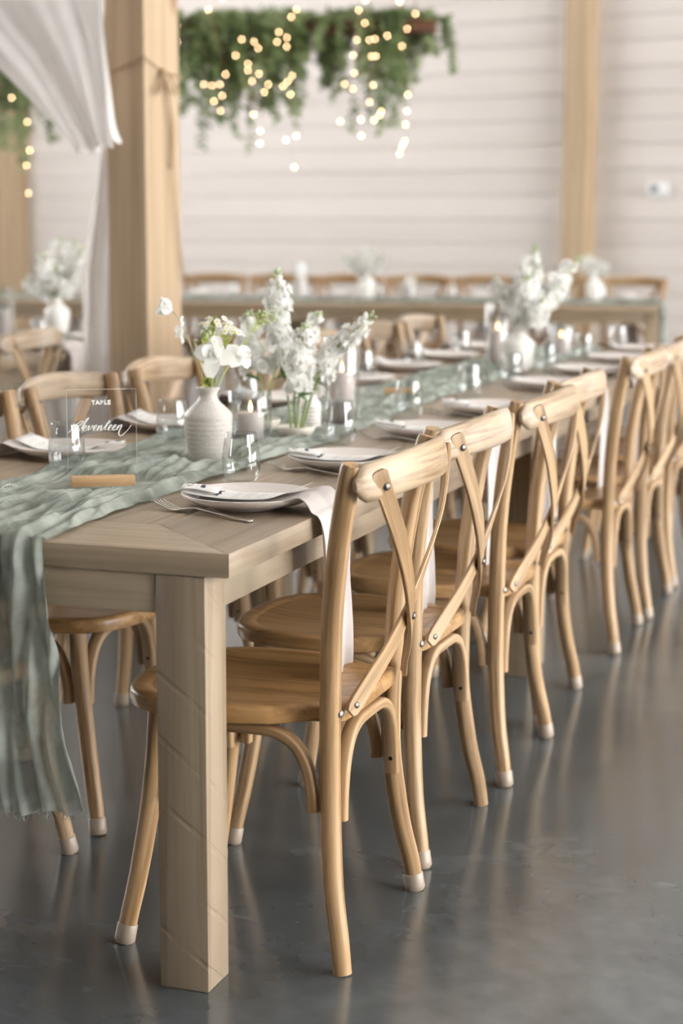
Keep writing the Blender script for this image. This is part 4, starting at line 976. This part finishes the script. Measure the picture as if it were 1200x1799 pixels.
# ------------------------------------------------------------------ ivory drape and twine on the post
def drape():
    t = thing('drape', 'ivory voile drape swagged from above and gathered beside the timber post', 'curtain'); t.matrix_world = RB
    L_ = catmull([(-6.1, 5.15, 3.3), (-5.75, 5.22, 2.6), (-5.3, 5.32, 2.14), (-4.957, 5.38, 1.855), (-4.79, 5.41, 1.705), (-4.66, 5.42, 1.59), (-4.63, 5.43, 1.555)], 9)
    R_ = catmull([(-4.44, 5.36, 3.3), (-4.43, 5.37, 2.6), (-4.428, 5.38, 2.15), (-4.428, 5.39, 1.95), (-4.426, 5.41, 1.78), (-4.42, 5.42, 1.64), (-4.408, 5.43, 1.585)], 9)
    K = len(L_); Cn = 90; G = np.zeros((K, Cn, 3))
    for i in range(K):
        s = i / (K - 1)
        for j in range(Cn):
            q = j / (Cn - 1); p = L_[i].lerp(R_[i], q); w = (R_[i] - L_[i]).length
            f = .026 * math.sin(q * 19 + 1.4 * math.sin(q * 5 + s * 2)) + .006 * math.sin(q * 47 + s * 3)
            sag = -.02 * math.sin(PI * q) * s
            G[i, j] = (p.x, p.y + f * (.4 + .6 * s), p.z + sag + .012 * s ** 6 * math.sin(q * 30))
    o = MB().grid(G).build('swag', 'drape', t, True, 180)
    K = 40; Cn = 50; G = np.zeros((K, Cn, 3))
    for i in range(K):
        s = i / (K - 1); z = 1.66 - s * 1.645; xl = -4.70 - .13 * min(1, s * 3.0) - .02 * s; xr = -4.575 - .03 * s
        for j in range(Cn):
            q = j / (Cn - 1); G[i, j] = (xl + (xr - xl) * q + .008 * math.sin(s * 7), 5.70 + .03 * math.sin(q * 15 + s * 1.5) + .012 * math.sin(q * 34), z)
    MB().grid(G).build('tail', 'drape', t, True, 180)
drape()
def twine():
    t = thing('twine_bow', 'jute twine tied round the freestanding post in a bow with long tails', 'twine'); t.matrix_world = RB
    u0, u1, v0, v1 = -4.560, -4.362, 5.533, 5.754
    MB().tube([(u0, v1, 1.83), (u0, v0, 1.825), (u1, v0, 1.888), (u1 + .002, v0 + .10, 1.845), (u1, v1, 1.83), (u0, v1, 1.83)], .0045, 8).build('wrap', 'twine', t)
    k = Vector((u1 + .006, v0 + .10, 1.845))
    MB().lathe([(0, -.012), (.011, -.006), (.013, 0), (.010, .007), (0, .012)], 12, k).build('knot', 'twine', t)
    for a in ((-.055, -.075), (.062, -.072)):
        P = catmull([k, k + Vector((.014, a[0] * .45, a[1] * .3)), k + Vector((.016, a[0] * 1.0, a[1] * 1.0)), k + Vector((.012, a[0] * .65, a[1] * 1.05)), k], 6); MB().tube(P, .0042, 6).build('loop', 'twine', t)
    MB().tube(catmull([k, k + Vector((.01, .045, -.18)), k + Vector((.008, .05, -.40)), k + Vector((.01, .075, -.62)), k + Vector((.012, .105, -.78))], 6), .0035, 6).build('tail', 'twine', t)
    MB().tube(catmull([k, k + Vector((.01, .03, -.12)), k + Vector((.006, .042, -.22)), k + Vector((.008, .04, -.36))], 6), .0035, 6).build('tail', 'twine', t)
twine()

# ------------------------------------------------------------------ hanging beams with greenery and fairy lights
GA = math.radians(9)
def garland(origin, x0, x1, droops, seed, bulbs, lab, labl, dens=1.0):
    """local X along the beam, origin at its right end"""
    rng = random.Random(seed); root = thing('garland_beam', lab, 'garland', origin, GA)
    MB().box((x0, -.06, -.036), (x1, .06, .046), bev=.006).build('beam', 'beam', root, False)
    for xx in (x0 + .12, x1 - .12): MB().tube([(xx, 0, .046), (xx, 0, ROOM_H - origin[2])], .004, 6).build('hanging_rope', 'twine', root)
    mb = MB(); vine = MB()
    def leaf(p, d, L, w):
        d = d.normalized(); side = d.cross(Vector((rng.uniform(-1, 1), rng.uniform(-1, 1), rng.uniform(-1, 1)))).normalized(); nn = side.cross(d)
        mb.add([p, p + d * L * .45 + side * w, p + d * L + nn * L * .1, p + d * L * .45 - side * w, p + d * L * .5 + nn * w * .4], [(0, 1, 4), (1, 2, 4), (2, 3, 4), (3, 0, 4)])
    for (xa, drop, n) in droops:
        for k in range(max(1, int(n * dens))):
            x = xa + rng.gauss(0, .06); yb = rng.uniform(-.09, -.05) if rng.random() < .3 else rng.uniform(.0, .11); dz = drop * rng.uniform(.2, 1.0); sx = rng.uniform(-.12, .12)
            p0 = Vector((x, yb, rng.uniform(.03, .09))); pts = catmull([p0, p0 + Vector((sx * .3, -.05 if yb < 0 else .05, .02)), p0 + Vector((sx * .7, yb * .8, -dz * .45)), p0 + Vector((sx, yb * .6 + rng.uniform(-.05, .05), -dz))], 7)
            vine.tube(pts, .0018, 4, cap=False)
            for i in range(len(pts) - 1):
                for q in range(2 if i < len(pts) * .4 else 5):
                    p = pts[i].lerp(pts[i + 1], rng.random()); d = Vector((rng.uniform(-1, 1), rng.uniform(-1, 1), rng.uniform(-.9, .35))); leaf(p, d, rng.uniform(.03, .065), rng.uniform(.009, .017))
    n_top = int((x1 - x0) * 330 * dens)
    for k in range(n_top):
        x = rng.uniform(x0, x1 - .02); a = rng.uniform(0, PI); hump = .035 + .045 * max(0, math.sin(x * 5.1 + 1.0)) ; p = Vector((x, math.cos(a) * .085, .045 + math.sin(a) * hump * rng.uniform(0, 1)))
        if rng.random() < .10: p = Vector((x, -.075, rng.uniform(-.07, .045)))
        leaf(p, Vector((rng.uniform(-1, 1), rng.uniform(-1, 1), rng.uniform(-.2, .8))), rng.uniform(.03, .055), rng.uniform(.007, .013))
    f = mb.build('foliage', 'foliage', root, False); tag(f, kind='stuff'); f2 = vine.build('vine', 'leaf', root); tag(f2, kind='stuff')
    st = thing('fairy_lights', labl, 'string lights', origin, GA)
    bm_ = MB().lathe([(0, -.0045), (.0032, -.003), (.0042, 0), (.0032, .003), (0, .0045)], 10).mesh('bulb', 'bulb', True)
    cols = {}
    for (x, z) in bulbs: cols.setdefault(round(x / .16), []).append((x, z))
    for key, L_ in cols.items():
        L_.sort(key=lambda q: -q[1]); yv = rng.uniform(-.30, -.20); pts = [Vector((L_[0][0], -.07, max(L_[0][1] + .05, .05)))]
        for (x, z) in L_:
            p = Vector((x, yv + rng.uniform(-.03, .03), z)); link('bulb', bm_, st, Matrix.Translation(p)); pts.append(p + Vector((.003, .004, .004)))
        MB().tube(pts, .0009, 4, cap=False).build('wire', 'wire', st)
BULBS = [(-1.244, .161), (-1.327, .095), (-1.533, .013), (-1.533, -.085), (-1.592, -.145), (-1.545, -.262), (-1.573, -.419), (-1.146, -.071), (-1.058, -.089), (-1.037, -.127), (-1.175, -.168), (-1.101, -.217), (-1.101, -.255), (-1.223, -.282), (-1.37, -.336), (-1.307, -.346), (-1.264, -.339), (-1.247, -.406), (-1.296, -.438), (-1.268, -.492), (-1.073, -.32), (-1.03, -.277), (-.997, -.385), (-1.067, -.515), (-1.035, -.61), (-1.036, -.685), (-.923, -.091), (-.865, -.067), (-.861, -.12), (-.834, .051), (-.81, .097), (-.912, -.035), (-.825, -.292), (-.864, -.321), (-.886, -.351), (-.843, -.398), (-.972, -.34), (-.808, -.643), (-.868, -.667), (-.825, -.826), (-.434, .087), (-.393, .01), (-.388, .139), (-.188, .129), (-.093, .06), (-.137, -.029), (-.262, -.063), (-.446, -.084), (-.365, -.088), (-.329, -.084), (-.459, -.176), (-.355, -.181), (-.331, -.178), (-.168, -.127), (-.512, -.342), (-.46, -.37), (-.34, -.349), (-.455, -.278), (-.36, -.448), (-.128, -.409), (-.136, -.502), (-.292, -.501), (-.307, -.522), (-.337, -.552), (-.545, -.557), (-.416, -.548), (-.411, -.643), (-.141, -.581), (-.147, -.677), (-.166, -.706), (-.182, -.75)]
DR = [(x, d * 1.08, int(n * 1.9)) for x, d, n in [(-1.95, .5, 5), (-1.8, .5, 6), (-1.65, .45, 7), (-1.55, .58, 8), (-1.45, .62, 9), (-1.33, .78, 8), (-1.22, .50, 7), (-1.12, .60, 7), (-1.02, .55, 7), (-.92, .62, 8), (-.82, .42, 6), (-.72, .34, 6), (-.62, .48, 5), (-.52, .50, 3), (-.42, .74, 5), (-.30, .60, 4), (-.25, .46, 9), (-.15, .40, 4), (-.06, .42, 3)]]
garland((-3.208, 10.871, 2.427), -2.3, 0.0, DR, 21, BULBS, 'hanging cedar beam thick with trailing greenery above the far cross table', 'warm fairy lights threaded through the large hanging greenery')
LB = [(-.10, -.547), (-.086, -.719), (-.077, -.814), (-.283, -.521), (-.342, -.598), (-.108, -.98), (-.36, -.30), (-.20, -.40), (-.5, -.5)]
garland((-5.58, 10.495, 2.427), -1.5, .12, [(-1.2, .5, 6), (-.9, .6, 7), (-.7, .6, 8), (-.5, .75, 14), (-.4, .85, 20), (-.3, .88, 22), (-.2, .8, 14), (-.1, .6, 7)], 22, LB, 'hanging cedar beam with greenery behind the drape at the left edge', 'warm fairy lights hanging behind the drape at the left edge')
